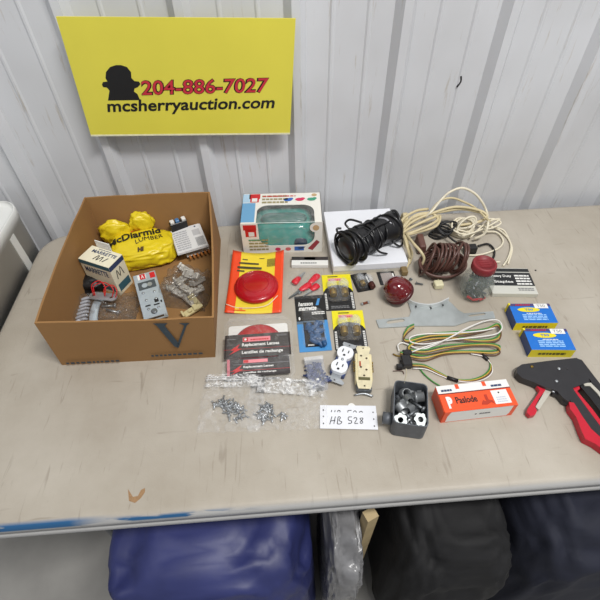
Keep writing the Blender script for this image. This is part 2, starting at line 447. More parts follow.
# ------------------------------------------------------------------ cardboard carton
def cardboard():
    m = mat('cardboard', (146, 108, 64), .8, 0, .05, 5, .15, 120)
    return m
card = cardboard()
CB = [Vector((-.479, .581, TOP)), Vector((-.152, .575, TOP)), Vector((-.158, .966, TOP)), Vector((-.470, .972, TOP))]
HC = .145
CT = [Vector((-.473, .578, TOP+HC)), Vector((-.132, .562, TOP+HC+.002)), Vector((-.166, .982, TOP+HC)), Vector((-.480, .988, TOP+HC))]
cc = sum(CB, Vector())/4; cc.z = TOP
ct = thing('cardboard_carton', 'open brown cardboard carton with a large printed V holding electrical odds and ends', 'box', cc)
B_ = [p-cc for p in CB]; T_ = [p-cc for p in CT]
TH = .004
def inset(q, z=None):
    c = sum(q, Vector())/4; out = []
    for p in q:
        dv = Vector((c.x-p.x, c.y-p.y, 0)); out.append(p + Vector((math.copysign(TH, dv.x), math.copysign(TH, dv.y), 0)))
    return out
def subdiv_ring(q, k=8, bul=0.0, z=0.0):
    out = []
    for i in range(4):
        a, b = q[i], q[(i+1) % 4]
        nrm = Vector((b.y-a.y, a.x-b.x, 0)).normalized()
        for j in range(k):
            t = j/k; out.append(a.lerp(b, t) + nrm*bul*math.sin(PI*t)*(.6 if i in (0, 2) else 1.0))
    return out
g = G()
outer = [subdiv_ring([b.lerp(t, f) for b, t in zip(B_, T_)], 8, .004*f) for f in (0, .33, .66, 1)]
inn = [subdiv_ring([b.lerp(t, f) for b, t in zip(inset(B_), inset(T_))], 8, .004*f) for f in (1, .66, .33, .03)]
random.seed(3)
for i in range(len(outer[3])):
    dz = random.uniform(-.0012, .0012); outer[3][i] = outer[3][i] + Vector((0,0,dz)); inn[0][i] = inn[0][i] + Vector((0,0,dz))
g.rings(outer + inn, smooth=False)
obj('carton_body', g, card, ct)
# printed V, dotted line on the front panel
fo = B_[0]; FU = B_[1]-B_[0]; FV = (T_[0]+T_[1])/2-(B_[0]+B_[1])/2
F = Face(ct, fo + Vector((0,-.0008,0)), FU, FV, .0006)
blu = mat('carton_print', (52, 66, 76), .8)
F.n = Vector((0,-1,0))
def cpx(px, py):      # photo pixel on the front panel -> face coords
    r = ray(px, py); n = FU.cross(FV).normalized(); o0 = B_[0]+cc
    t = (o0-EYE).dot(n)/r.dot(n); q = EYE+r*t-o0
    FVn = FV; a = q.z/FV.z; q2 = q-FV*a; return q2.dot(FU)/FU.length_squared, a
def Fp(pts, m, name='printed_letter'):
    q = []
    for p in pts:
        u, v = cpx(*p); q.append((u, min(v, .985)))
    return F.poly(q, m, 8, name)
Fp([(153,321.2),(168,321),(165,323.5),(179,341),(178,345.5),(175,344.5),(157,323.5)], blu)
Fp([(178,341),(184.5,323.2),(179,321),(190,320.8),(187,323),(179,345.5),(177,345.5)], blu)
for a, b in (((67,361.4), (123,359.2)), ((152,354.6), (203,351.2))):
    (x0, y0), (x1, y1) = cpx(*a), cpx(*b); 
    F.lines(x0, min(y0,y1)-.0+.0, x1, min(y0,y1)+.045, 1, blu, 8, 1.0, 14)
IN = .0045   # carton floor thickness

def obox(quad, h, base=0.0):
    return fit(quad, h)

# --- wire connector box with blue lettering
cream = mat('cream_card', (226, 220, 196), .6)
navy = mat('navy_print', (44, 62, 100), .5)
teal = mat('teal_print', (52, 96, 112), .5)
hb = .098
ctr, ang, w, dd = fit([(91,243), (123,255), (108,269.5), (78,258)], hb)
w *= .92; dd *= .92
t = thing('connector_box', 'cream and blue cardboard box of wire connectors in the carton', 'box', (ctr.x, ctr.y, TOP+IN), ang)
hh = hb-IN
g = G(); g.box(-w/2, -dd/2, 0, w/2, dd/2, hh); g.bevel(.0008, 1); obj('box_body', g, cream, t)
F = topface(t, w, dd, hh)
F.text('MARRETTE', .17, .60, .95, .80, navy, bold=.02); F.lines(.3, .87, .7, .93, 1, navy, words=3)
F.stroke([[(.4,.2),(.46,.5),(.5,.45),(.5,.2),(.62,.5),(.63,.2)], [(.7,.2),(.78,.5)]], ink, .0009)
F = frontface(t, w, dd, hh); F.rect(0, .86, 1, .99, teal); F.text('MARRETTE', .12, .62, .88, .8, navy, bold=.02); F.rect(.1, .1, .9, .28, teal)
F = Face(t, (w/2, -dd/2, 0), (0, dd, 0), (0, 0, hh)); F.rect(.0, .84, 1, .98, navy); F.rect(.12, .1, .9, .34, teal)
F.stroke([[(.25,.5),(.35,.75),(.45,.52),(.6,.78),(.7,.5)]], ink, .0009)
g = G(); g.box(-.03, dd/2+.001, .0, .012, dd/2+.003, .112); 
o = obj('side_flap', g, white, t, 'raised white flap')

# --- yellow crumpled bag with black lettering
by = mat('yellow_bag', (222, 198, 34), .35, 0, .05, 20)
a1 = P(104,232,.05); a2 = P(178,258,.04)
ctr, ang, w, dd = fit([(104,226), (166,224), (176,262), (116,270)], .05)
bagroot = thing('yellow_bag', 'crumpled yellow plastic shopping bag with black lettering in the carton', 'bag', (ctr.x, ctr.y, TOP+IN), ang)
def blob(rx, ry, rz, seed, amp=.25, fr=3.0, sub=5, sq=.75, pos=(0,0,0)):
    bm = bmesh.new(); bmesh.ops.create_icosphere(bm, subdivisions=sub, radius=1)
    for v in bm.verts:
        p = v.co.copy()
        n1 = noise.noise(p*fr + Vector((seed, 0, 0))); n2 = 1-abs(noise.noise(p*fr*2 + Vector((0, seed, 0))))*2
        k = 1 + amp*(n1*.8 + (n2-.5)*.5)
        q = Vector([math.copysign(abs(c)**sq, c) for c in p])*k
        v.co = Vector((q.x*rx, q.y*ry, max(q.z, -.85)*rz + rz*.85)) + Vector(pos)
    for f in bm.faces: f.smooth = True
    return bm
bm = blob(.084, .056, .034, 4.2, .16, 1.7, 5, .7); g = G(); g.add(bm)
bvh = BVHTree.FromBMesh(g.bm)
obj('bag_body', g, by, bagroot)
for px, py, rx, seed, hgt in ((-.058, .052, .040, 1.2, .060), (.012, .056, .028, 5.1, .072)):
    g = G(); g.add(blob(rx, .015, .030, seed, .35, 1.8, 4, .9, (px, py, hgt-.026))); obj('handle_ear', g, by, bagroot)
def drape(s, x0, y0, x1, y1, m, rot=0.0, bold=0.0, wave=0.0):
    me = text_mesh(s, .1, bold); bm = bmesh.new(); bm.from_mesh(me)
    bmesh.ops.triangulate(bm, faces=bm.faces[:])
    for _ in range(2): 
        long = [e for e in bm.edges if e.calc_length() > .12]
        bmesh.ops.subdivide_edges(bm, edges=long, cuts=1); bmesh.ops.triangulate(bm, faces=bm.faces[:])
    xs = [v.co.x for v in bm.verts]; ys = [v.co.y for v in bm.verts]; a, b, c, e = min(xs), max(xs), min(ys), max(ys)
    R2 = Matrix.Rotation(rot, 2)
    for v in bm.verts:
        q = Vector((x0+(v.co.x-a)/(b-a)*(x1-x0), y0+(v.co.y-c)/(e-c)*(y1-y0)+wave*math.sin((v.co.x-a)/(b-a)*6)))
        q = R2 @ q
        hit = bvh.ray_cast(Vector((q.x, q.y, .3)), Vector((0,0,-1)))
        v.co = Vector((q.x, q.y, (hit[0].z if hit[0] else .03)+.0022))
    o = obj2('lettering', bm, m, bagroot)
drape('McDiarmid', -.074, .004, .060, .030, black, .22, .03, .003)
drape('LUMBER', -.01, -.016, .058, -.003, black, .22, .0, .002)
drape('HI', -.004, -.044, .012, -.030, mat('brown_print', (84, 62, 30), .6), 0, .08)
drape('~', -.012, .034, .012, .046, mat('orange_print', (214, 90, 36), .5), .2, .1)

# --- white booklet, terminal strip and comb in the carton's back corner
ctr, ang, w, dd = fit([(170,228), (203,219), (209,243), (182,250)], .04)
dd *= .80
t = thing('white_leaflet', 'folded white instruction leaflet with a barcode in the carton', 'leaflet', (-.231, .921, TOP+IN+.040), ang)
t.rotation_euler = (.16, -.03, ang)
g = G()
for k in range(3): g.box(-w/2+.001*k, -dd/2+.0008*k, .002*k, w/2-.0006*k, dd/2, .002*k+.0014)
obj('pages', g, paper, t); F = topface(t, w, dd, .0055)
F.lines(.06, .1, .5, .9, 9, mat('pale_print', (168,168,172), .6), words=4)
bars = bmesh.new(); 
for k in range(12): bars.faces.new([bars.verts.new(F.pt(x, y, 1.5)) for x, y in ((.68,.1+.03*k),(.95,.1+.03*k),(.95,.1+.03*k+.015),(.68,.1+.03*k+.015))])
obj2('barcode', bars, greyprint, t); F.rect(.66, .55, .9, .8, mat('grey_box_print', (182,182,184), .6)); F.oval(.8, .92, .03, .03, navy)
ctr, ang, w, dd = fit([(169,218), (184,212), (187,219), (171,226)], .08)
t = thing('terminal_strip', 'black terminal strip with white and blue plugs behind the leaflet', 'connector', (ctr.x, min(ctr.y, .957), TOP+IN), ang)
g = G(); g.box(-w/2, -.007, 0, w/2, .007, .073); g.bevel(.001, 1); obj('strip_body', g, blackplas, t)
for k, (x, m_) in enumerate(((-.35, white), (-.05, mat('blue_plug', (70,120,170), .4)), (.33, white))):
    g = G(); g.box(w*x-.004, -.006, .073, w*x+.006, .006, .080); g.bevel(.001, 1); obj('plug', g, m_, t)
ctr, ang, w, dd = fit([(184,252), (208,245), (211,252), (190,259)], .02)
t = thing('spacer_comb', 'white card strip with tan prongs below the leaflet', 'comb', (ctr.x-.006, ctr.y+.012, TOP+IN+.012), ang)
g = G(); g.box(-w/2, -dd/2, 0, w/2, dd/2, .003); obj('strip', g, paper, t)
for k in range(6): 
    g = G(); g.box(-w/2+.004+k*w/6, -dd/2-.012, 0, -w/2+.009+k*w/6, -dd/2, .004); obj('prong', g, mat('tan_prong', (172,110,56), .5), t)

# --- metal wall control (thermostat-like) unit
ctr, ang, w, dd = fit([(131,276), (154,270), (167,309), (144,315)], .05)
t = thing('metal_timer_unit', 'flat zinc timer unit with a red label lying in the carton', 'electrical device', (ctr.x, ctr.y, TOP+IN), ang)
t.rotation_euler = (.08, 0, ang)
hb_ = .042
plt = mat('bluish_zinc', (176, 186, 194), .35, .35, .08, 60)
g = G(); g.box(-w/2+.004, -dd/2+.006, .0, w/2-.004, dd/2-.006, hb_-.004); g.bevel(.002, 2); obj('housing', g, dsteel, t)
g = G(); g.box(-w/2, -dd/2, hb_-.004, w/2, dd/2, hb_); g.bevel(.001, 1); obj('face_plate', g, plt, t)
F = topface(t, w, dd, hb_)
F.rect(.18, .86, .55, .98, white); F.rect(.28, .86, .52, .98, red, 2, label='red label'); F.text('A', .34, .88, .46, .965, white, 3, bold=.02)
F.rect(.72, .84, .95, .97, red, 2)
F.rect(.12, .62, .88, .80, mat('dark_recess', (70,76,80), .4)); F.oval(.4, .71, .13, .05, plt, 2); F.oval(.62, .71, .11, .045, steel, 2)
for x, y in ((.25,.55), (.72,.52), (.3,.38), (.72,.36), (.3,.18), (.72,.16)):
    g = G(); p = F.pt(x, y, 0); g.lathe([(.0032,0),(.0032,.0012),(.001,.002),(0,.002)], p, 10); obj('screw', g, steel, t)
F.rect(.62, .28, .8, .36, blackplas); F.rect(.2,.24,.42,.27, blackplas); F.rect(.55,.22,.8,.25, blackplas); F.rect(.86,.25,.93,.3, blackplas)
g = G(); p = F.pt(.5, .1, 0); g.lathe([(.007,0),(.0068,.003),(.004,.004),(0,.004)], p, 14); obj('knob', g, dsteel, t)
g = G(); 
for sx_ in (-1, 1): g.box(sx_*w*.42-.004, -dd/2-.008, hb_-.003, sx_*w*.42+.004, -dd/2+.002, hb_-.001)
g.box(-w*.5, -dd/2-.01, hb_-.003, w*.5, -dd/2-.006, hb_-.001); obj('mounting_ear', g, steel, t)

# --- transparent bag of clips
ctr = P(186, 288, .03)
def pillow(w, dd, h, seed, nx=30, ny=24, amp=.4, fr=30, edge=.18):
    g = G(); T = []; Bm = []
    for j in range(ny+1):
        rt = []; rb = []
        for i in range(nx+1):
            u = i/nx*2-1; v = j/ny*2-1
            ed = min(1, (1-abs(u))/edge)*min(1, (1-abs(v))/edge); ed = max(ed, 0)**.6
            n = noise.noise(Vector((u*w*fr+seed, v*dd*fr, seed)))
            r = 1-abs(noise.noise(Vector((u*w*fr*1.6, v*dd*fr*1.6+seed, 3))))*2
            x = u*w/2*(1+.05*noise.noise(Vector((v*3, seed, 0)))); y = v*dd/2*(1+.06*noise.noise(Vector((u*3, 0, seed))))
            rt.append(g.bm.verts.new((x, y, .0012+ed*h*(1+amp*n+amp*.5*(r-.5))))); rb.append(g.bm.verts.new((x, y, .0006)))
        T.append(rt); Bm.append(rb)
    for j in range(ny):
        for i in range(nx):
            g._f([T[j][i], T[j][i+1], T[j+1][i+1], T[j+1][i]], True); g._f([Bm[j+1][i], Bm[j+1][i+1], Bm[j][i+1], Bm[j][i]])
    for j in range(ny):
        g._f([T[j][0], T[j+1][0], Bm[j+1][0], Bm[j][0]]); g._f([T[j+1][nx], T[j][nx], Bm[j][nx], Bm[j+1][nx]])
    for i in range(nx):
        g._f([T[0][i+1], T[0][i], Bm[0][i], Bm[0][i+1]]); g._f([T[ny][i], T[ny][i+1], Bm[ny][i+1], Bm[ny][i]])
    return g
smoky = film('smoky_bag_film', (120, 114, 108), .18, .5, 40, .12, .9)
o = obj('clear_bag', pillow(.115, .10, .045, 2.3, amp=.5, fr=25), smoky); o.location = (ctr.x, ctr.y+.006, TOP+IN); o.rotation_euler = (0, 0, -.25)
tag(o, 'crumpled clear plastic bag of grey clips in the carton corner', 'bag')
def clip_mesh():
    g = G(); g.box(-.020, -.008, 0, .020, .008, .005); g.box(-.020, -.008, .005, -.015, .008, .013); g.box(.009, -.008, .005, .020, .008, .010); g.cyl((0,0,.005), (0,0,.010), .005, n=10)
    g.bevel(.0006, 1); return g
clipm = [mat('grey_clip', (196, 192, 184), .4, .2, .1, 80), mat('ivory_clip', (196, 184, 138), .5)]
cl = obj('metal_clip', clip_mesh(), clipm[0]); first = True
random.seed(11)
for k, (px, py, h, rz) in enumerate(((182,280,.02,.6), (192,276,.03,-.4), (187,290,.03,-.7), (196,292,.02,.5), (180,294,.012,-.5), (190,302,.012,-.9), (198,283,.012,.9), (176,286,.006,.2), (186,270,.012,-.5))):
    o = cl if k == 0 else dup(cl); o.location = P(px, py, h+IN); o.rotation_euler = (random.uniform(-.4,.4), random.uniform(-.4,.4), rz)
    tag(o, 'small grey clip inside the crumpled clear bag in the carton', 'clip', 'clips in the clear bag')
g = clip_mesh(); o = obj('ivory_clip', g, clipm[1]); o.location = P(196, 303, .02); o.rotation_euler = (.2, .3, -.9)
tag(o, 'ivory clip at the lower edge of the clear bag', 'clip')
g = clip_mesh(); o = obj('ivory_clip', g, clipm[1]); o.location = P(191, 312, .012); o.rotation_euler = (.1, -.2, .5)
tag(o, 'ivory clip lying nearest the front wall of the carton', 'clip')

# --- zip bag with brackets, junction plate with red wires
ctr = P(100, 309, .02)
o = obj('clear_bag', pillow(.15, .085, .026, 7.7, amp=.5, fr=22), smoky); o.location = (ctr.x+.008, ctr.y+.004, TOP+IN); o.rotation_euler = (0, 0, .03)
tag(o, 'clear plastic bag with pale brackets in the front left of the carton', 'bag')
ctr = P(80, 306, .03)
g = G()
for k in range(7): g.tube([(-.012, -.034+k*.011, .006), (-.004, -.037+k*.011, .012), (.009, -.033+k*.011, .012), (.014, -.030+k*.011, .006)], .0035, 8, sub=3)
o = obj('corrugated_anchor', g, mat('pale_blue_plastic', (186, 190, 200), .45)); o.location = (ctr.x, ctr.y, TOP+IN+.004); o.rotation_euler = (0, 0, .12)
tag(o, 'pale ribbed plastic anchor at the left end of the carton bag', 'anchor')
ctr = P(95, 309, .03)
g = G(); g.tube([(.002, .04, .016), (-.002, .01, .02), (.002, -.03, .018), (.012, -.046, .014)], .009, 8, sub=5); g.xf(Matrix.Diagonal((1.1, 1, .35, 1)))
o = obj('curved_bracket', g, mat('pale_steel_blue', (184, 196, 206), .35, .3)); o.location = (ctr.x, ctr.y, TOP+IN+.016)
tag(o, 'curved pale metal bracket beside the ribbed anchor in the carton', 'bracket')
ctr, ang, w, dd = fit([(90,287), (117,296), (115,305), (89,293)], .045)
t = thing('metal_strap', 'zinc strap with holes and red wires in front of the connector box', 'strap', (ctr.x, ctr.y, TOP+IN+.034), ang)
g = G(); w = .062; L = [(w/2*math.copysign(1, math.cos(a))*.72+.011*math.cos(a), .011*math.sin(a)) for a in [2*PI*(i+.5)/20 for i in range(20)]]
hole = lambda cx, cy, r, n=12: [(cx+r*math.cos(2*PI*i/n), cy+r*math.sin(2*PI*i/n)) for i in range(n)]
g.plate(L, [hole(-.024, 0, .0035), hole(.02, 0, .004)], 0, .003); obj('plate', g, steel, t)
for x0, x1, hz in ((-.024, .004, .03), (-.02, .022, .026), (.004, .03, .02)):
    g = G(); g.tube([(x0, 0, .002), (x0-.002, .012, hz*.8), ((x0+x1)/2, .022, hz), (x1+.002, .012, hz*.7), (x1, .0, .003)], .0012, 6); obj('red_wire', g, red, t)
ctr = P(92, 284, .015)
o = obj('black_pouch', G().add(blob(.044, .032, .020, 3.3, .25, 2, 4)), rubber); o.location = (ctr.x-.004, ctr.y, TOP+IN)
tag(o, 'black lump of taped wire beneath the connector box in the carton', 'wire')
ctr = P(122, 312, .01)
for k, (x, y, rz) in enumerate(((108, 306, .1), (112, 311, -.3))):
    g = G(); g.cyl((-.014, 0, 0), (.014, 0, 0), .003, n=8); g.lathe([(.006, .014), (.006, .018), (0, .018)], (0,0,0), 6, (1,0,0))
    o = obj('small_bolt', g, steel); o.location = P(x, y, .012); o.rotation_euler = (0, .1, rz)
    tag(o, ('zinc bolt just below the strap with red wires', 'zinc bolt lying nearer the carton front, by the curved bracket')[k], 'bolt')

# ------------------------------------------------------------------ window box with teal toy
H = .098
t0 = P(244, 252); t1 = P(322, 252); w = (t1-t0).length; ang = math.atan2(t1.y-t0.y, t1.x-t0.x)*.6
dd = .128
c0 = (t0+t1)/2 + Vector((-math.sin(ang), math.cos(ang), 0))*dd/2
t = thing('toy_window_box', 'white display box with cut-out window and translucent teal cap inside', 'box', (c0.x, c0.y, TOP), ang)
w = .207
bw = mat('box_white', (228, 226, 218), .5)
def wrap_window(n=28):
    pass
# frame built as top plate and front plate with window holes, plus plain sides
def roundwin(x0, x1, y0, y1, r, open_low):
    """outline of a window whose y0 side is the fold"""
    pts = [(x0, y0)]; pts.append((x1, y0))
    for k in range(7):
        a = PI/2*k/6; pts.append((x1-r+r*math.cos(a), y1-r+r*math.sin(a)))
    for k in range(7):
        a = PI/2+PI/2*k/6; pts.append((x0+r+r*math.cos(a), y1-r+r*math.sin(a)))
    return pts
wx0, wx1 = -w/2+.19*w, -w/2+.905*w
g = G()
g.plate([(-w/2,-dd/2), (wx0,-dd/2)] + [(p[0], p[1]) for p in roundwin(wx0, wx1, -dd/2, dd*.08, .03, 1)[::-1]][1:-2] + [(wx0, -dd/2)][:0] + [(wx1,-dd/2), (w/2,-dd/2), (w/2,dd/2), (-w/2,dd/2)], (), H-.0012, H)
obj('top_panel', g, bw, t)
g = G()
fr = roundwin(wx0+.004, wx1, 0, H*.76, .03, 1)          # y measured down from the fold
outl = [(-w/2, 0), (-w/2, H), (w/2, H), (w/2, 0)]
pts = [(-w/2, 0), (wx0+.004, 0)] + [(x, y) for x, y in fr[::-1]][1:-2] + [(wx1, 0), (w/2, 0), (w/2, H), (-w/2, H)]
g.plate([(x, -y) for x, y in pts], (), 0, .0012)
g.xf(Matrix.Translation((0, -dd/2, H)) @ Matrix.Rotation(PI/2, 4, 'X'))
obj('front_panel', g, bw, t)
g = G(); g.box(-w/2, -dd/2, 0, -w/2+.0012, dd/2, H); g.box(w/2-.0012, -dd/2, 0, w/2, dd/2, H); g.box(-w/2, dd/2-.0012, 0, w/2, dd/2, H); g.box(-w/2, -dd/2, 0, w/2, dd/2, .001)
obj('side_panels', g, bw, t)
tealm = mat('teal_plastic', (46, 142, 132), .15, 0, .06, 12, coat=.6)
g = G(); R = []
for k in range(12):
    a = PI/2*k/11; R.append([(x*max(math.cos(a), 0)**.45 if a < PI/2-.01 else x*.05, y*(max(math.cos(a), 0)**.45 if a < PI/2-.01 else .05), .003+.074*math.sin(a)) for x, y in rrect(-.094, .088, -.054, .066, .03, 8)])
g.rings(R); g.xf(Matrix.Translation((.005, -.008, 0))); obj('teal_cap', g, tealm, t)
g = G(); R = []
for k in range(9):
    a = PI/2*k/8; R.append([(x*max(math.cos(a), .05), y*max(math.cos(a), .05), .075+.012*math.sin(a)) for x, y in rrect(-.060, .060, -.020, .020, .0195, 8)])
g.rings(R); g.xf(Matrix.Translation((.005, -.018, 0))); obj('cap_ridge', g, mat('dark_teal', (54, 100, 94), .25, coat=.2), t)
g = G(); R = []
for k in range(7):
    a = PI/2*k/6; R.append([(x*max(math.cos(a), .05), y, .02) for x, y in rrect(-.02, .02, -.01, .01, .009, 4)])
g.lathe([(.018, 0), (.017, .003), (0, .004)], (.048, -.059, .028), 16, (0,-1,.3)); obj('dark_foot', g, mat('deep_teal', (28,50,70), .3), t)
g = G(); g.box(wx0+.002, -dd/2+.0004, H-.0018, wx1-.002, -dd/2+.001, H-.0014)
g.box(wx0, -dd/2+.001, H-.0018, wx1, dd*.10, H-.0014); g.box(wx0, -dd/2+.0016, H*.22, wx1, -dd/2+.002, H-.001)
obj('window_film', g, clear, t)
g = G(); g.cyl((wx0, -dd/2, H-.0006), (wx1, -dd/2, H-.0006), .0009, n=6); obj('fold_crease', g, mat('crease_white', (215,235,230), .3), t)
F = topface(t, w, dd, H)
pblue = mat('print_sky', (106, 160, 200), .5)
F.rect(.005, .03, .17, .66, pblue); F.rect(.005, .68, .10, .97, mat('pale_sky', (170,200,220), .5)); F.rect(.10, .68, .21, .80, red); F.rect(.085, .8, .225, .97, red); F.rect(.12, .70, .19, .82, white, 2)
F.lines(.25, .64, .58, .96, 3, mat('olive_print', (150,140,100), .6), words=5); F.lines(.26, .86, .68, .92, 1, red, 3, words=7)
for x, m_ in ((.58, mat('toy_blue', (50,100,180), .5)), (.73, mat('toy_pink', (206,50,90), .5)), (.88, mat('toy_green', (60,150,120), .5))):
    F.oval(x, .75, .055, .055, m_, 2, 'toy_picture'); F.oval(x+.04, .78, .03, .035, m_, 2.5, 'toy_picture')
F.oval(.92, .9, .035, .05, mat('tan_seal', (190,160,120), .6), 2)
F = Face(t, (-w/2, -dd/2-.0012, 0), (w, 0, 0), (0, 0, H))
F.rect(.05, .56, .185, .80, red); F.rect(.03, .78, .19, .95, red); F.rect(.09, .58, .16, .72, white, 2)
F.lines(.08, .1, .32, .52, 4, mat('olive_print', (150,140,100), .6), words=4); F.lines(.08, .44, .25, .5, 1, mat('toy_green', (60,150,120)), 3)
for x, m_ in ((.44, mat('toy_pink', (206,50,90))), (.57, mat('pale_red', (205,100,100), .5))): F.oval(x, .12, .035, .06, m_, 2, 'toy_picture')
F.rect(.65, .06, .77, .20, mat('toy_blue', (50,100,180)), 2)
F.poly([(.82,.12), (.88,.06), (.97,.34), (.93,.42)], mat('brick_print', (150,50,60), .5), 2)
F.oval(.91, .83, .065, .15, bw, 2, 'round_tab'); F.oval(.92, .82, .04, .09, mat('tan_seal', (190,160,120)), 3)

# ------------------------------------------------------------------ red lens on orange card
orange = mat('orange_card', (232, 74, 34), .4, 0, .03, 10)
yellowp = mat('yellow_print', (232, 208, 60), .4)
redlens = mat('red_lens', (172, 10, 28), .22, 0, .06, 25, coat=.25)
ctr, ang, w, dd = fit([(233,253), (281,258), (285,312), (226,314)], .004)
t = thing('lens_card', 'orange and yellow hanging card carrying an oval-looking red trailer lens', 'packaged lens', (ctr.x, ctr.y, TOP), ang)
g = G(); g2 = []
nx = 16
Rr = []
for zz in (0.0004, .0012):
    pass
def curved_sheet(w, dd, fz, th=.0009, nx=18, ny=18):
    g = G(); T = [[g.bm.verts.new((-w/2+w*i/nx, -dd/2+dd*j/ny, fz(i/nx, j/ny)+th)) for i in range(nx+1)] for j in range(ny+1)]
    Bm = [[g.bm.verts.new((-w/2+w*i/nx, -dd/2+dd*j/ny, fz(i/nx, j/ny))) for i in range(nx+1)] for j in range(ny+1)]
    for j in range(ny):
        for i in range(nx):
            u = (i+.5)/nx
            g.mi = 0 if (u < .19 or u > .83) else 1
            g._f([T[j][i], T[j][i+1], T[j+1][i+1], T[j+1][i]], True); g.mi = 0
            g._f([Bm[j+1][i], Bm[j+1][i+1], Bm[j][i+1], Bm[j][i]], True)
    for j in range(ny):
        g._f([T[j][0], T[j+1][0], Bm[j+1][0], Bm[j][0]]); g._f([T[j+1][nx], T[j][nx], Bm[j][nx], Bm[j+1][nx]])
    for i in range(nx):
        g._f([T[0][i+1], T[0][i], Bm[0][i], Bm[0][i+1]]); g._f([T[ny][i], T[ny][i+1], Bm[ny][i+1], Bm[ny][i]])
    return g
cz = lambda u, v: .0006 + .020*(abs(2*u-1)**2)*(v**1.5)*.6 + .010*(v**3) + .006*abs(2*u-1)**2*(1-v)
obj('backing_card', curved_sheet(w, dd, cz), [orange, yellowp], t)
g = G(); lens_p = [(.053, 0), (.054, .002), (.0535, .008), (.050, .011), (.040, .0145), (.025, .0175), (.010, .0185), (0, .0185)]
g.lathe(lens_p, (.002, -.018, .004), 40); obj('lens', g, redlens, t)
for rr in (.046, .030):
    g = G(); zz = .0125 if rr > .04 else .0168
    g.lathe([(rr-.001, 0), (rr-.0006, .0009), (rr+.0006, .0009), (rr+.001, -.0006)], (.002, -.018, .004+zz), 40, cap=False); obj('lens_ring', g, redlens, t)
def flatz(pts, m, name, z=.0015):
    g = G(); bm = bmesh.new(); bm.faces.new([bm.verts.new((-w/2+w*x, -dd/2+dd*y, cz(x, y)+z)) for x, y in pts]); g.add(bm); return obj(name, g, m, t)
F = Face(t, (-w/2, -dd/2, .0), (w, 0, 0), (0, dd, 0)); 
for (x0, y0, x1, y1) in ((.14,.80,.52,.825), (.12,.72,.58,.755), (.12,.67,.26,.695), (.2,.87,.30,.885), (.52,.9,.62,.91)):
    flatz([(x0,y0),(x1,y0),(x1,y1),(x0,y1)], mat('dark_olive_print', (70,66,40), .6), 'printed_line', .002)
g = G()
for k in range(9):
    x = .68+.018*k; bm = bmesh.new(); bm.faces.new([bm.verts.new((-w/2+w*a, -dd/2+dd*b, cz(a, b)+.002)) for a, b in ((x,.76),(x+.01,.76),(x+.01,.89),(x,.89))]); g.add(bm)
obj('barcode', g, mat('dark_olive_print', (70,66,40)), t)
flatz([(.14,.035),(.36,.035),(.36,.05),(.14,.05)], orange, 'printed_line', .002); flatz([(.24,.06),(.30,.06),(.30,.09),(.24,.09)], orange, 'printed_line', .002)
g = G(); g.tube([(-w*.5, -dd*.38, .009), (-w*.25, -dd*.42, .004), (w*.2, -dd*.40, .006), (w*.42, -dd*.25, .010)], .0011, 6); obj('shrink_seam', g, mat('film_white', (232,214,190), .3), t)

# ------------------------------------------------------------------ clamshell with replacement lens
ctr, ang, w, dd = fit([(224,319), (290,315), (297,377), (222,380)], .006)
t = thing('lens_clamshell', 'clear clamshell pack with red lens and black replacement lenses card', 'packaged lens', (ctr.x, ctr.y, TOP), ang)
g = G(); g.rings([[(x, y, z) for x, y in rrect(-w/2+o_, w/2-o_, -dd/2+o_, dd/2-o_, .016, 5)] for o_, z in ((0, .0003), (0, .002), (.007, .003), (.010, .024), (.014, .026))], smooth=False)
obj('clamshell', g, clear, t)
g = G(); g.rings([[(x, y, z) for x, y in rrect(-w/2+.010, w/2-.010, -dd*.42, dd*.38, .006, 3)] for z in (.001, .002)], smooth=False); obj('back_card', g, white, t)
g = G(); g.lathe([(.053, 0), (.054, .002), (.053, .007), (.046, .010), (.03, .012), (0, .0125)], (0, .012, .002), 40); g.xf(Matrix.Translation((0,-.006,0))); obj('lens', g, redlens, t)
blackcard = mat('charcoal_card', (50, 44, 44), .35)
g = G(); g.box(-w*.46, -dd*.235, .0215, w*.46, dd*.13, .0223); obj('card_front', g, blackcard, t)
g = G(); g.hexa([(-w*.42, -dd*.475, .0110), (w*.43, -dd*.475, .0110), (w*.43, -dd*.255, .0208), (-w*.42, -dd*.255, .0208), (-w*.42, -dd*.475, .012), (w*.43, -dd*.475, .012), (w*.43, -dd*.255, .0218), (-w*.42, -dd*.255, .0218)]); obj('card_front', g, blackcard, t)
F = Face(t, (-w*.47, -dd*.235, .0223), (w*.93, 0, 0), (0, dd*.365, 0))
pink = mat('pink_print', (226, 130, 140), .5)
F.rect(.28, .66, .70, .86, pink); F.rect(.285, .68, .36, .84, red, 2, 'emblem'); F.oval(.322, .76, .018, .05, white, 3, 'emblem')
F.lines(.40, .71, .67, .81, 1, red, 3, words=6)
F.text('Replacement Lenses', .27, .42, .83, .60, white, bold=.03); F.text('Lentilles de rechange', .27, .10, .88, .27, white, bold=.03)
F.rect(.0, .345, 1, .355, red); F.poly([(.08,.12),(.16,.3),(.10,.32),(.24,.58),(.20,.38),(.27,.36)], red, 3, 'lightning_mark')
F.lines(.04, .78, .18, .84, 1, greyprint); F.lines(.8, .84, .95, .93, 2, greyprint)
A0 = Vector((-w*.42, -dd*.475, .012)); A1 = Vector((w*.43, -dd*.475, .012)); A2 = Vector((-w*.42, -dd*.255, .0218))
F = Face(t, A0, A1-A0, A2-A0)
F.rect(.26, .74, .65, .93, pink); F.rect(.265, .76, .34, .91, red, 2, 'emblem')
F.text('Replacement Lenses', .26, .42, .74, .58, white, bold=.03); F.text('Lentilles de rechange', .26, .12, .78, .24, white, bold=.03)
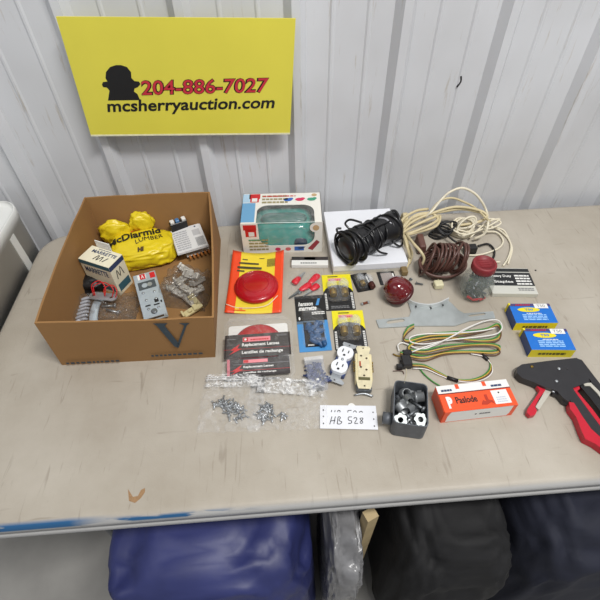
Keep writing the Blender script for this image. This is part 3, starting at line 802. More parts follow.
F.poly([(.06,.1),(.14,.3),(.08,.32),(.24,.66),(.19,.4),(.26,.38)], red, 3, 'lightning_mark'); F.rect(0, .30, 1, .32, red); F.rect(.1,.66,.98,.69, greyprint); F.rect(.0,.0,.045,1, mat('rose_print', (190,110,120), .5))

# ------------------------------------------------------------------ small black and white box with bag of red terminals
ctr, ang, w, dd = fit([(292,258), (328,258), (328,265), (291,267)], .008)
t = thing('header_card', 'black and white folded header card above the red clips', 'card', (ctr.x, ctr.y, TOP), ang)
g = G(); g.box(-w/2, -dd/2, .0005, w/2, dd/2, .012); g.bevel(.001, 1); obj('card_body', g, white, t)
F = topface(t, w, dd, .012); F.rect(.0, .58, 1, 1, blackcard); F.lines(.25, .15, .7, .4, 1, greyprint, words=6); F.rect(.35, .62, .65, .95, greyprint)
ctr = P(304, 283, .005)
o = obj('clear_bag', pillow(.085, .095, .010, 9.1, amp=.6, fr=40), film('thin_bag', (225,225,225), .03, .16, 60, .12, .8)); o.location = (ctr.x+.002, ctr.y-.002, TOP); o.rotation_euler = (0, 0, -.1)
tag(o, 'thin clear bag holding red handled clips below the header card', 'bag')
clipred = mat('red_grip', (206, 34, 52), .35)
for k, (a, b, lab) in enumerate((((289,298), (310,285), 'left alligator clip with dark steel jaws and red grips in the thin bag'), ((299,294), (318,276), 'alligator clip with the widest red grip in the thin bag'), ((305,272), (294,284), 'alligator clip with grip pointing down to the left in the thin bag'), ((303,296), (318,286), 'alligator clip with grip touching the yellow bulb pack side in the thin bag'))):
    A = P(*a, .006); B = P(*b, .006); L_ = (B-A).length; an = math.atan2(B.y-A.y, B.x-A.x)
    t = thing('alligator_clip', lab, 'clip', (A.x, A.y, TOP+.004), an)
    g = G(); g.hexa([(0,-.0012,0),(L_*.6,-.004,0),(L_*.6,.004,0),(0,.0012,0),(0,-.0012,.003),(L_*.6,-.004,.007),(L_*.6,.004,.007),(0,.0012,.003)]); obj('jaw', g, steel if k else dsteel, t)
    g = G(); g.cyl((L_*.5, -.006, .004), (L_*.5, .006, .004), .0018, n=8); obj('pivot', g, dsteel, t)
    g = G(); g.rings([[(x, math.cos(q)*r_, .005+math.sin(q)*r_*.6) for q in [2*PI*i/10 for i in range(10)]] for x, r_ in ((L_*.50,.004),(L_*.60,.0075),(L_*.9,.0095),(L_,.008),(L_*1.04,.003))]); obj('grip', g, clipred, t)

# ------------------------------------------------------------------ bulb packs
bulbglass = film('bulb_glass', (225, 230, 235), .2, .45, 20, .04, .1)
packyel = mat('pack_yellow', (228, 216, 32), .4)
def bulb(parent, x, y, z, s=1.0, lab=None):
    g = G(); g.lathe([(.0062,0),(.0072,.001),(.0075,.014),(.0070,.016),(.0060,.016)], (0,0,0), 16); g.xf(Matrix.Translation((x, y, z)) @ Matrix.Rotation(-PI/2, 4, 'X') @ Matrix.Scale(s, 4)); b1 = obj('bulb_base', g, brass, parent)
    g = G(); g.lathe([(.006,.015),(.0085,.021),(.0108,.028),(.0108,.034),(.0080,.041),(.004,.0445),(0,.0455)], (0,0,0), 18); g.xf(Matrix.Translation((x, y, z)) @ Matrix.Rotation(-PI/2, 4, 'X') @ Matrix.Scale(s, 4)); obj('bulb_glass', g, bulbglass, parent)
    g = G(); g.cyl((x, y+.016*s, z), (x-.002, y+.030*s, z), .0006, n=5); g.cyl((x, y+.016*s, z), (x+.002, y+.030*s, z), .0006, n=5); obj('filament', g, steel, parent)
def bulb_pack(quad, label):
    ctr, ang, w, dd = fit(quad, .004)
    t = thing('bulb_pack', label, 'packaged bulbs', (ctr.x, ctr.y, TOP), ang, 'twin bulb blister packs')
    g = G(); g.rings([[(x, y, z) for x, y in rrect(-w/2, w/2, -dd/2, dd/2, .004, 3)] for z in (.0004, .0016)], smooth=False); obj('backing_card', g, blackplas, t)
    F = topface(t, w, dd, .0016)
    F.poly([(.0,.50),(.07,.58),(.2,.66),(.5,.70),(.8,.66),(.93,.58),(1,.50),(1,1),(0,1)], packyel, 1, label='yellow header')
    F.rect(.2, .81, .66, .89, pink, 2); F.lines(.24, .82, .62, .87, 1, red, 3, words=4); F.rect(.2, .925, .55, .95, black, 2)
    F.rect(.035, .03, .10, .46, white, 2); F.rect(.90, .03, .97, .46, white, 2); F.lines(.04, .05, .095, .45, 9, black, 3, .4, 1); F.lines(.905, .05, .965, .45, 9, black, 3, .4, 1)
    F.lines(.2, .05, .8, .13, 2, greyprint, 2)
    g = G(); g.rings([[(x, y+.004, z) for x, y in rrect(-w*.36+o_, w*.36-o_, -dd*.30+o_, dd*.24-o_, .012, 5)] for o_, z in ((0,.0017),(.003,.018),(.007,.022))]); obj('blister', g, clear, t)
    for x in (-.0135, .0145): bulb(t, x, -.020, .0110, 1.2)
    return t
bulb_pack([(324,275), (350,273), (356,308), (323,311)], 'yellow and black twin bulb pack touching the wire connector card corner, the upper of two')
bulb_pack([(333,311), (364,309), (367,348), (334,351)], 'yellow and black twin bulb pack just above the white receptacle, the lower of two')
for quad, nb, lab in (([(351,274), (366,272), (374,288), (357,293)], 1, 'small black single bulb card right of the upper yellow pack'), ([(377,271), (393,269), (398,283), (380,285)], 0, 'small black framed card tucked behind the red lamp')):
    ctr, ang, w, dd = fit(quad, .003)
    t = thing('bulb_card', lab, 'packaged bulb', (ctr.x, ctr.y, TOP), ang)
    g = G(); g.rings([[(x, y, z) for x, y in rrect(-w/2, w/2, -dd/2, dd/2, .003, 3)] for z in (.0004, .0016)], smooth=False); obj('backing_card', g, blackplas, t)
    F = topface(t, w, dd, .0016); F.rect(.84, .1, .93, .75, white, 2)
    if not nb: F.rect(.18, .0, .82, .8, mat('brown_grey_print', (150,140,136), .5), 2)
    g = G(); g.rings([[(x-.002, y, z) for x, y in rrect(-w*.3+o_, w*.3-o_, -dd*.36+o_, dd*.4-o_, .008, 5)] for o_, z in ((0,.0017),(.002,.014),(.006,.019))]); obj('blister', g, clear, t)
    if nb: bulb(t, -.002, -.018, .0098, .85)
ctr = P(371, 284, .006)
t = thing('loose_bulb', 'tiny loose bulb with dark base left of the red lamp', 'bulb', (ctr.x, ctr.y, TOP+.0078), .2)
bulb(t, 0, -.014, 0, 1.0)
for ch_ in t.children:
    if ch_.name.startswith('bulb_base'): ch_.data = ch_.data.copy(); ch_.data.materials[0] = mat('dark_brass', (84,46,40), .3, .5)
A = P(361, 304.5, .003); B = P(369, 302, .003)
t = thing('glass_fuse', 'tiny glass fuse with a brown body lying on the bare table', 'fuse', ((A.x+B.x)/2, (A.y+B.y)/2, TOP+.0035), math.atan2(B.y-A.y, B.x-A.x))
g = G(); g.cyl((-.006,0,0),(.006,0,0), .003, n=12); obj('fuse_body', g, mat('brown_glass', (110,60,44), .2), t)
for s_ in (-1, 1): g = G(); g.cyl((s_*.006,0,0),(s_*.010,0,0), .0034, n=12); obj('end_cap', g, steel, t)

# ------------------------------------------------------------------ card of blue wire connectors
ctr, ang, w, dd = fit([(294,295), (324,295), (331.5,348), (300,353)], .004)
t = thing('connector_card', 'black and light blue blister card of blue wire connectors', 'packaged connectors', (ctr.x, ctr.y, TOP), ang)
lblue = mat('light_blue_card', (70, 140, 200), .4)
g = G(); g.box(-w/2, -dd/2, .0004, w/2, dd/2, .0016); obj('backing_card', g, lblue, t)
F = topface(t, w, dd, .0016)
F.rect(0, .52, 1, 1, black); F.rect(0, .47, .9, .52, mat('steel_blue_print', (90,110,130), .4)); F.rect(.2, .07, .84, .5, black, 1.5)
F.text('hansson', .10, .80, .60, .88, white, 3, .3, .03); F.text('marrette', .10, .71, .70, .79, white, 3, .3, .04); F.lines(.52, .63, .95, .69, 2, white, 3, .6, 4)
F.poly([(.68,.8),(.78,.8),(.86,.93),(.78,.93)], lblue, 3); F.oval(.1, .57, .03, .03, white, 3)
F.lines(.28, .09, .48, .13, 1, white, 3); F.lines(.62, .09, .82, .13, 1, white, 3)
bc = mat('connector_blue', (36, 78, 122), .45)
g = G(); g.lathe([(.0062,0),(.0066,.001),(.0064,.006),(.0046,.017),(.0030,.020),(0,.0205)], (0,0,0), 10); 
me0 = None; random.seed(5)
protoc = obj('wire_connector', g, bc, t)
for k in range(15):
    o = protoc if k == 0 else dup(protoc, t)
    o.location = (-w*.19+(k % 3)*w*.17+random.uniform(-.004,.004)+.004, -dd*.335+(k//3)*dd*.068+random.uniform(-.003,.003), .007+random.uniform(0,.006))
    o.rotation_euler = (PI/2+random.uniform(-.3,.3), 0, random.uniform(-1.8,1.8))
g = G(); g.rings([[(x, y-dd*.12, z) for x, y in rrect(-w*.36+o_, w*.39-o_, -dd*.30+o_, dd*.30-o_, .008, 5)] for o_, z in ((0,.0017),(.003,.018),(.007,.021))]); obj('blister', g, clear, t)

# ------------------------------------------------------------------ small clear case of blue terminals
ctr, ang, w, dd = fit([(305,360), (323,357), (328,388), (308,391)], .008)
t = thing('terminal_case', 'small clear plastic case of dark blue terminals', 'case', (ctr.x, ctr.y, TOP), ang)
g = G(); g.rings([[(x, y, z) for x, y in rrect(-w/2+o_, w/2-o_, -dd/2+o_, dd/2-o_, .004, 4)] for o_, z in ((0,.0004),(0,.014),(.001,.016))], smooth=False); obj('case_shell', g, film('case_plastic', (225,228,235), .18, .34, 30, .1, .1), t)
g = G(); g.box(-w/2, dd/2-.010, .004, w/2, dd/2-.001, .0175); obj('case_lip', g, film('case_edge', (225,225,225), .5, .7, 30, .2, .1), t)
tm = mat('terminal_blue', (44, 58, 104), .35)
g = G(); g.lathe([(.0026,0),(.003,.001),(.003,.008),(.0016,.009),(.0016,.013),(0,.013)], (0,0,0), 8)
p0 = obj('terminal', g, tm, t); p0.scale = (1.35, 1.35, 1.2); random.seed(8)
for k in range(30):
    o = p0 if k == 0 else dup(p0, t)
    o.location = (-w*.32+(k % 5)*w*.16+random.uniform(-.002,.002), -dd*.34+(k//5)*dd*.12+random.uniform(-.002,.002), .005+random.uniform(0,.006)); o.rotation_euler = (PI/2+random.uniform(-.3,.3), 0, random.uniform(-3,3))
g = G(); g.lathe([(.0035,0),(.004,.002),(.003,.006),(0,.007)], (w*.02, -dd*.24, .0095), 10); obj('white_terminal', g, white, t, 'single white terminal')

# ------------------------------------------------------------------ receptacles
def slot(F, x, y, w_, h_, nm='slot', m=black, l=3): F.rect(x-w_/2, y-h_/2, x+w_/2, y+h_/2, m, l, nm)
A = P(347.5, 348, .02); B = P(337, 372, .02); L_ = (A-B).length; an = math.atan2(A.y-B.y, A.x-B.x)-PI/2
ctr = (A+B)/2
t = thing('duplex_receptacle', 'white duplex wall receptacle lying angled below the lower bulb pack', 'electrical receptacle', (ctr.x, ctr.y, TOP), an)
wp = mat('white_outlet', (228, 231, 236), .3, coat=.3)
g = G(); g.box(-.016, -.033, .0, .016, .033, .014); g.bevel(.002, 1); obj('housing', g, mat('blue_housing', (60,74,120), .4), t)
g = G()
o1 = []
for i in range(40):
    a = 2*PI*i/40; x = .0172*math.cos(a); y = .0145*math.sin(a); o1.append((x, y))
for yc in (-.0185, .0185):
    g.plate([(x, max(min(y*1.2, .0148), -.0148)+yc) for x, y in o1], (), .012, .0225)
g.box(-.009, -.006, .012, .009, .006, .0215); obj('outlet_face', g, wp, t)
F = Face(t, (0,0,.0225), (1,0,0), (0,1,0))
for yc in (-.0185, .0185):
    slot(F, -.0062, yc+.003, .0022, .0085); slot(F, .0062, yc+.003, .0022, .007); F.oval(0, yc-.0075, .0028, .0025, black, 3, 'ground_hole')
g = G(); g.lathe([(.003,0),(.0028,.001),(0,.0013)], (0,0,.0215), 10); obj('face_screw', g, steel, t)
g = G(); g.plate([(-.02,-.052),(.02,-.052),(.021,-.046),(.010,-.040),(.010,.040),(.015,.046),(.014,.052),(-.014,.052),(-.015,.046),(-.010,.040),(-.010,-.040),(-.021,-.046)], [hole(0,-.047,.002), hole(0,.047,.002)], .010, .0115); obj('mounting_strap', g, steel, t)

A = P(363, 352, .02); B = P(364, 386, .015); L_ = (A-B).length; an = math.atan2(A.y-B.y, A.x-B.x)-PI/2; ctr = (A+B)/2
t = thing('duplex_receptacle', 'ivory wall receptacle with brass screws right of the white one', 'electrical receptacle', (ctr.x, ctr.y, TOP), an)
iv = mat('ivory_outlet', (222, 210, 168), .4, 0, .06, 60)
g = G(); g.box(-.0175, -.032, .0, .0175, .034, .024); g.bevel(.003, 2); obj('housing', g, iv, t)
g = G(); g.plate([(-.012,-.052),(.012,-.052),(.014,-.046),(.016,-.034),(.012,-.030),(.012,.034),(.015,.045),(.012,.051),(-.012,.051),(-.015,.045),(-.012,.034),(-.012,-.030),(-.016,-.034),(-.014,-.046)], [hole(0,-.046,.002), hole(0,.046,.002)], .0242, .0256); obj('mounting_strap', g, mat('aged_strap', (222,212,178), .4, .3, .1, 100), t)
F = Face(t, (0,0,.0256), (1,0,0), (0,1,0))
for x, y in ((-.005,.026),(.006,.020),(-.006,-.002),(.005,-.008),(0,-.022)): F.oval(x, y, .0022, .0022, mat('dark_brown', (64,48,30), .6), 2, 'hole')
F.rect(-.009, .000, -.006, .012, mat('rust_red', (170,70,40), .6), 3, 'red_mark')
F.rect(-.0115, -.033, .0115, -.026, mat('dark_olive', (90,86,50), .5), 2)
g = G(); g.box(-.016, -.050, .002, .016, -.033, .018); g.bevel(.004, 2); obj('grounding_end', g, dsteel, t)
for sx_ in (-1, 1):
    for k in range(4):
        g = G(); g.cyl((sx_*.0175, -.004+.007*k, .014), (sx_*.0205, -.004+.007*k, .014), .0027, n=8); obj('terminal_screw', g, brass, t)
g = G(); g.tube([(-.018,-.056,.006),(0,-.053,.008),(.018,-.057,.006)], .002, 6); obj('ear', g, steel, t)

# ------------------------------------------------------------------ white flat box and the black coil on it
ctr, ang, w, dd = fit([(326.5,211.5), (391,207.5), (404,258), (331,268)], .03)
t = thing('white_flat_box', 'flat white box lying by the wall under the black cord bundle', 'box', (ctr.x, ctr.y-.004, TOP), ang)
g = G(); g.box(-w/2, -dd/2, 0, w/2, dd/2, .03); g.bevel(.0015, 2); obj('box_body', g, mat('white_board', (222,224,228), .6), t)
g = G(); g.box(-w/2-.001, -dd/2-.001, .012, w/2+.001, dd/2+.001, .031); g.bevel(.0012, 1); obj('box_lid', g, mat('white_lid', (226,228,234), .55), t)
F = Face(t, (-w/2-.001, -dd/2-.001, 0), (w,0,0), (0,0,.03)); F.rect(.0,0,1,.38, mat('beige_board', (196,190,176), .7))
A = P(350, 246, .07); B = P(392, 225, .07); ax = (B-A).normalized(); Lc = (B-A).length; an = math.atan2(ax.y, ax.x)
bxz = TOP+.0315
t = thing('black_cord_bundle', 'glossy black cord wound in a fat bundle on the flat white box', 'cord', ((A.x+B.x)/2, (A.y+B.y)/2, bxz), an)
glossb = mat('black_vinyl', (18, 18, 21), .36, coat=.1)
g = G(); rc = .036
g.rings([[(x, math.cos(q)*r_*1.0+.004*math.sin(x*90), rc+.001+math.sin(q)*r_*.95) for q in [2*PI*i/24 for i in range(24)]] for x, r_ in ((-Lc*.64,.010),(-Lc*.63,.028),(-Lc*.55,.036),(-Lc*.3,.0365),(-Lc*.05,.034),(Lc*.1,.036),(Lc*.35,.0375),(Lc*.55,.037),(Lc*.60,.026),(Lc*.61,.012))]); obj('bundle_core', g, glossb, t)
random.seed(21)
for k in range(17):
    x = (-Lc*.62+Lc*.62*k/11) if k < 12 else (Lc*.05+Lc*.5*(k-12)/4); r_ = rc*(1.0+random.uniform(-.03,.06)) + (.006 if k < 4 else 0); tl = random.uniform(-.6,.6); tl2 = random.uniform(-.3,.3)
    g = G(); pts = []
    for i in range(25):
        q = 2*PI*i/24; w3 = 1+.08*math.sin(3*q+k)
        yy = math.cos(q)*r_*w3; zz = math.sin(q)*r_*.92*w3
        pts.append((x+zz*tl*.4+yy*tl2, yy, max(zz+rc+.001, .0045)))
    g.tube(pts, random.choice((.0036,.0026,.003)), 8, sub=2); obj('cord_loop', g, glossb, t)
for pts in ([(-Lc*.35,-.020,.066),(-Lc*.2,-.034,.045),(-.01,-.044,.02),(.012,-.05,.006)], [(-Lc*.5,.03,.055),(-Lc*.58,.034,.062),(-Lc*.55,.045,.066),(-Lc*.48,.04,.066)], [(-Lc*.3,.02,.072),(0,.012,.074),(Lc*.3,.018,.071)], [(-Lc*.6,-.01,.06),(-Lc*.3,-.02,.069),(0,-.012,.073),(Lc*.45,-.014,.069)], [(-Lc*.28,.04,.05),(-Lc*.3,.055,.06),(-Lc*.22,.05,.07),(-.02,.02,.075)], [(Lc*.45,-.02,.03),(Lc*.55,-.04,.012),(Lc*.42,-.048,.006),(Lc*.3,-.036,.02)]):
    g = G(); g.tube(pts, .0028, 8); obj('loose_strand', g, glossb, t)
g = G(); g.tube([(Lc*.2,.022,.064),(Lc*.28,0,.0725),(Lc*.32,-.02,.066)], .003, 6); g.xf(Matrix.Identity(4)); obj('silver_band', g, mat('silver_tape', (150,150,156), .3, .3), t, 'silver tape band')
g = G(); g.tube([(Lc*.50,.0,.068),(Lc*.52,.02,.062),(Lc*.52,.032,.045)], .0035, 6); obj('white_band', g, mat('cream_tie', (206,200,180), .5), t, 'pale tie at the end')

# ------------------------------------------------------------------ extension cords
creamc = mat('cream_vinyl', (200, 186, 148), .4)
whitec = mat('offwhite_vinyl', (222, 214, 192), .4)
def Wp(px, py, Y): return W(px, py, Y)
def path(pts):     # (px, py, height above the table)
    return [P(a, b, h) for a, b, h in pts]
def lift(t, pts): return [p - t.location for p in pts]
o0 = P(403, 232); t = thing('extension_cord', 'thick cream extension cord gathered beside the black bundle with a tall loop', 'cord', (o0.x, o0.y, TOP))
strands = [
 [(402,231,.045),(412,222,.05),(430,214,.06),(455,207,.07),(478,210,.06),(487,216,.05),(478,222,.04),(455,226,.03)],
 [(402,233,.04),(414,226,.045),(432,218,.055),(440,216,.05),(436,226,.04),(418,232,.035),(403,236,.04)],
 [(402,229,.05),(408,221,.055),(420,215,.06),(440,212,.06),(462,209,.06),(484,213,.05)],
 [(403,235,.035),(416,231,.04),(430,225,.05),(438,219,.05),(430,213,.06),(414,216,.06),(403,228,.05)],
 [(401,233,.04),(400,226,.05),(404,218,.06),(416,211,.065),(428,209,.06)],
]
for s_ in strands:
    g = G(); g.tube(lift(t, path(s_)), .0038, 8); obj('cord_strand', g, creamc, t)
lp = [P(424,218,.05), P(432,211,.07), W(441,200,1.0), W(450,192,1.01), W(462,188,1.015), W(474,193,1.01), W(482,202,1.0), W(487,213,.985), P(488,224,.05), P(484,234,.03), P(474,239,.012)]
g = G(); g.tube(lift(t, lp), .0034, 8); obj('cord_loop', g, whitec, t, 'tall pale loop')
lp = [P(430,212,.06), W(440,201,1.0), W(452,198,1.005), W(464,202,1.0), W(474,207,.99), P(484,216,.06), P(490,222,.04)]
g = G(); g.tube(lift(t, lp), .003, 8); obj('cord_loop', g, creamc, t)
for s_ in ([(404,236,.045),(405,244,.045),(409,252,.03),(409,262,.012),(406,268,.006)], [(405,236,.045),(408,244,.045),(412,254,.02),(409,264,.0075)], [(403,234,.045),(406,243,.05),(408,250,.04),(410,258,.02)], [(406,234,.045),(413,243,.06),(421,252,.055),(424,259,.04),(421,266,.02)]):
    g = G(); g.tube(lift(t, path(s_)), .0036, 8); obj('cord_strand', g, creamc, t)
tanb = mat('tan_plug', (120,100,62), .5)
q = P(404, 271, .008)-t.location; g = G(); g.box(q.x-.008, q.y-.012, .001, q.x+.008, q.y+.012, .016); g.bevel(.003, 2); obj('plug', g, tanb, t, 'dull tan plug')
g = G(); q = Vector((0,0,.042)); 
for k in range(4): g.tube([(-.012+.003*k, -.014, .03), (-.010+.003*k, -.016, .05), (-.008+.003*k, 0, .062), (-.008+.003*k, .012, .05), (-.010+.003*k, .012, .028)], .0025, 6)
obj('tie', g, creamc, t)

o0 = P(461, 236); t = thing('extension_cord', 'thin off-white cord in a knotted hank with wide loops to the right', 'cord', (o0.x, o0.y, TOP))
random.seed(14); pts = []
cx, cy = o0.x, o0.y+.012
for k in range(9):
    a0 = random.uniform(-.5,.5); rx = random.uniform(.020,.040); ry = random.uniform(.014,.024)
    for i in range(8):
        q = 2*PI*i/8; pts.append(Vector((math.cos(q)*rx*math.cos(a0)-math.sin(q)*ry*math.sin(a0)+random.uniform(-.004,.004), .012+math.cos(q)*rx*math.sin(a0)+math.sin(q)*ry+random.uniform(-.004,.004), .006+.03*k/9+.010*math.sin(q+k))))
g = G(); g.tube([Vector((p.x, p.y, max(p.z, .005))) for p in pts], .0026, 7, sub=3); obj('cord_hank', g, whitec, t)
g = G()
for k in range(9):
    a0 = .3+random.uniform(-.2,.2); pts = []
    for i in range(11):
        q = 2*PI*i/10; pts.append(Vector((.004+math.cos(q)*.022+.014*math.sin(q)*k/9, -.004+math.sin(q)*.012*math.cos(a0), .030+math.sin(q)*.022+k*.001)))
    g.tube(pts, .0026, 7, sub=3)
obj('cord_wrap', g, whitec, t)
for s_ in ([(470,238,.012),(480,228,.03),(490,221,.03),(500,219,.03),(489,226,.03),(475,232,.03),(462,236,.03)], [(468,228,.04),(482,220,.04),(494,219,.03),(501,223,.025),(492,228,.025),(480,230,.025)], [(478,226,.03),(495,228,.01),(506,236,.004),(511,246,.004),(508,258,.004),(503,266,.003)], [(482,232,.02),(496,232,.008),(503,240,.004),(500,247,.004),(490,252,.004),(478,255,.004),(465,255,.006)], [(490,226,.02),(503,230,.006),(509,240,.004),(512,250,.004),(508,264,.003)], [(500,262,.004),(490,262,.003),(478,261,.003)]):
    g = G(); g.tube(lift(t, path(s_)), .0024, 7); obj('cord_strand', g, whitec, t)

brown = mat('brown_vinyl', (84, 54, 46), .4)
o0 = P(442, 272); t = thing('extension_cord', 'brown extension cord coiled in a barrel shape behind the jar', 'cord', (o0.x, o0.y+.012, TOP))
random.seed(2)
for k in range(10):
    x0 = -.042+.0092*k; r_ = .037+random.uniform(-.005,.005); g = G(); pts = []
    tw = random.uniform(-.6,.6)
    for i in range(21):
        q = 2*PI*i/20; pts.append((x0+math.sin(q)*.012+math.cos(q)*.024*tw+ (.010 if k%2 else 0)*math.cos(q), math.cos(q)*r_*.85, max(.004, .036+math.sin(q)*r_*.95)))
    g.tube(pts, .0034, 8, sub=2); obj('cord_loop', g, brown, t)
for k in range(4):
    g = G(); pts = []
    for i in range(21):
        q = 2*PI*i/20; pts.append((-.005+math.cos(q)*(.046+.004*k), -.012+math.sin(q)*(.030+.003*k), .006+.005*k+.010*(1+math.sin(q))))
    g.tube(pts, .0034, 8, sub=2); obj('cord_loop', g, brown, t)
q = P(421, 243, .02)-t.location
g = G(); g.hexa([(q.x-.013,q.y-.026,.004),(q.x+.010,q.y-.026,.004),(q.x+.013,q.y+.026,.004),(q.x-.010,q.y+.026,.004),(q.x-.010,q.y-.026,.03),(q.x+.007,q.y-.026,.03),(q.x+.010,q.y+.026,.032),(q.x-.007,q.y+.026,.032)]); g.bevel(.004, 2)
obj('plug_block', g, mat('brown_block', (98,66,58), .45), t)
g = G(); g.tube(lift(t, path([(424,256,.02),(426,266,.01),(432,278,.005),(440,280,.004),(438,283,.005)])), .0032, 7); obj('cord_strand', g, brown, t)
q = P(438.5, 285, .008)-t.location
g = G(); g.box(q.x-.011, q.y-.009, .001, q.x+.011, q.y+.011, .016); g.bevel(.003, 2); g.box(q.x+.002, q.y+.009, .006, q.x+.004, q.y+.017, .012); obj('plug', g, mat('ivory_plug', (210,204,170), .4), t, 'ivory plug')

o0 = P(443, 240); t = thing('appliance_cord', 'thin black appliance cord with a black plug between brown and white cords', 'cord', (o0.x, o0.y, TOP))
for k in range(7):
    g = G(); pts = []
    for i in range(17):
        q = 2*PI*i/16; pts.append((-.012+.004*k+math.cos(q)*.020+.004*math.sin(q*2), .016+math.sin(q)*.020*(1 if k % 2 else .8), .006+.0045*k+.006*math.cos(q+k)))
    g.tube(pts, .0028, 7, sub=2); obj('cord_loop', g, rubber, t)
q = P(471, 249, .014)-t.location
g = G(); g.box(q.x-.018, q.y-.009, .002, q.x+.014, q.y+.011, .024); g.bevel(.003, 2); obj('plug', g, blackplas, t)
g = G(); g.tube(lift(t, path([(478,246,.012),(488,244,.006),(494,250,.004),(493,258,.004),(484,262,.004)])), .0028, 7); obj('cord_strand', g, rubber, t)
g = G(); g.tube(lift(t, path([(448,236,.02),(456,242,.015),(466,247,.014)])), .0028, 7); obj('cord_strand', g, rubber, t)

# ------------------------------------------------------------------ red lamp, screws
ctr = P(395, 292, .02)
t = thing('red_marker_lamp', 'deep red beehive marker lamp lens in front of the cords', 'lamp lens', (ctr.x, ctr.y-.003, TOP+.037), -.2)
t.rotation_euler = (-.05, -.55, 0); t.scale = (1.12, 1.12, 1.12)
deepred = mat('deep_red_lens', (98, 3, 12), .1, 0, .1, 40, coat=1.0)
g = G(); g.lathe([(.028,-.018),(.029,-.012),(.029,-.006),(.027,.002),(.023,.011),(.016,.019),(.008,.0235),(0,.025)], (0,0,0), 32); obj('lens', g, deepred, t)
g = G(); g.lathe([(.028,-.021),(.031,-.019),(.031,-.014),(.028,-.012)], (0,0,0), 32); obj('dark_rim', g, mat('dark_red_rim', (70,14,20), .3), t)
g = G()
for k, (r_, z_) in enumerate(((.0293,-.006),(.0272,.002),(.0232,.011))): g.lathe([(r_-.0008, -.0008),(r_+.0008,0),(r_-.0008,.0008)], (0,0,z_), 32, cap=False)
obj('lens_ring', g, deepred, t)
def screw_mesh(L_=.014, r_=.0018):
    g = G(); g.lathe([(.0,.0),(r_*2,0),(r_*2.1,.0008),(r_*1.2,.0022),(r_,.0022),(r_*.9,L_*.9),(.0003,L_)], (0,0,0), 7); return g
s0_ = obj('screw', screw_mesh(.018, .0022), dsteel)
for k, (px, py, rz, lab) in enumerate(((411,279,-.7,'small dark screw just right of the red marker lamp'), (416,283,1.2,'second small screw beside the ivory plug'))):
    o = s0_ if k == 0 else dup(s0_); o.location = P(px, py, .004); o.rotation_euler = (PI/2, 0, rz); tag(o, lab, 'screw')

# ------------------------------------------------------------------ jar
jb = P(474, 290, 0); jt = P(483.5, 268, .10)
jc = (jb+Vector((jt.x, jt.y, jb.z)))/2
t = thing('glass_jar', 'round glass jar with a red lid full of small hardware', 'jar', (jc.x, jc.y, TOP))
glass = film('jar_glass', (176, 184, 176), .16, .22, 14, .03, .05)
g = G(); g.lathe([(.001,.001),(.026,.001),(.031,.004),(.0375,.020),(.0395,.038),(.036,.056),(.029,.070),(.0255,.076),(.0255,.092),(.024,.092),(.0240,.077),(.027,.071),(.034,.056),(.0375,.038),(.0355,.020),(.029,.006),(.001,.004)], (0,0,0), 32); obj('jar_body', g, glass, t)
lidr = mat('red_lid', (128, 36, 42), .5, 0, .08, 60)
g = G(); g.lathe([(.0262,.084),(.0272,.086),(.0272,.100),(.026,.103),(.021,.1035),(.021,.102),(.001,.102)], (0,0,0), 32); obj('lid', g, lidr, t)
g = G()
for k in range(4): g.box(-.012+.0*k, -.012+.007*k, .102, .010, -.010+.007*k, .1028)
obj('lid_embossing', g, lidr, t)
random.seed(31)
nutg = G(); nutg.plate([(math.cos(PI/3*i)*.006, math.sin(PI/3*i)*.006) for i in range(6)], [hole(0,0,.003,8)], 0, .004)
nut0 = None
dhard = mat('dark_hardware', (96, 98, 104), .3, .8, .3, 90)
protos = {}
for k in range(72):
    kd = 0 if k % 3 else 1
    if kd not in protos:
        o = obj('jar_screw', screw_mesh(.022, .0030), dhard) if kd == 0 else obj('jar_nut', nutg, dsteel); protos[kd] = o
    else: o = dup(protos[kd])
    a = random.uniform(0, 2*PI); z = .008+.048*random.random(); rmax = .021 if z < .02 else .027; r_ = rmax*math.sqrt(random.random())*.85
    if z > .04: r_ *= .8
    o.location = (jc.x+math.cos(a)*r_, jc.y+math.sin(a)*r_, TOP+z); o.rotation_euler = (random.uniform(0,3), random.uniform(0,3), random.uniform(0,3))
    if kd == 0: tag(o, 'small zinc screw among the hardware inside the glass jar', 'screw', 'screws in the glass jar')
    else: tag(o, 'small hex nut among the hardware inside the glass jar', 'nut', 'nuts in the glass jar')
for k, (a, z) in enumerate(((-1.7,.012),(-1.2,.011),(-2.2,.012))):
    g = G(); g.box(-.009,-.002,-.003,.009,.002,.003); g.bevel(.001,1); o = obj('red_clip', g, clipred); o.location = (jc.x+math.cos(a)*.0285, jc.y+math.sin(a)*.0285, TOP+z); o.rotation_euler = (0, .2*(k-1), a+PI/2)
    tag(o, 'red plastic clip at the bottom front of the glass jar', 'clip', 'red clips in the glass jar')
g = G(); g.box(-.01,-.0015,-.004,.01,.0015,.004); g.bevel(.001,1); o = obj('green_tag', g, mat('green_bit', (90,110,70), .5)); o.location = (jc.x-.022, jc.y-.006, TOP+.058); o.rotation_euler = (.4, .6, .8)
tag(o, 'dull green plastic bit high on the left inside the glass jar', 'tag')

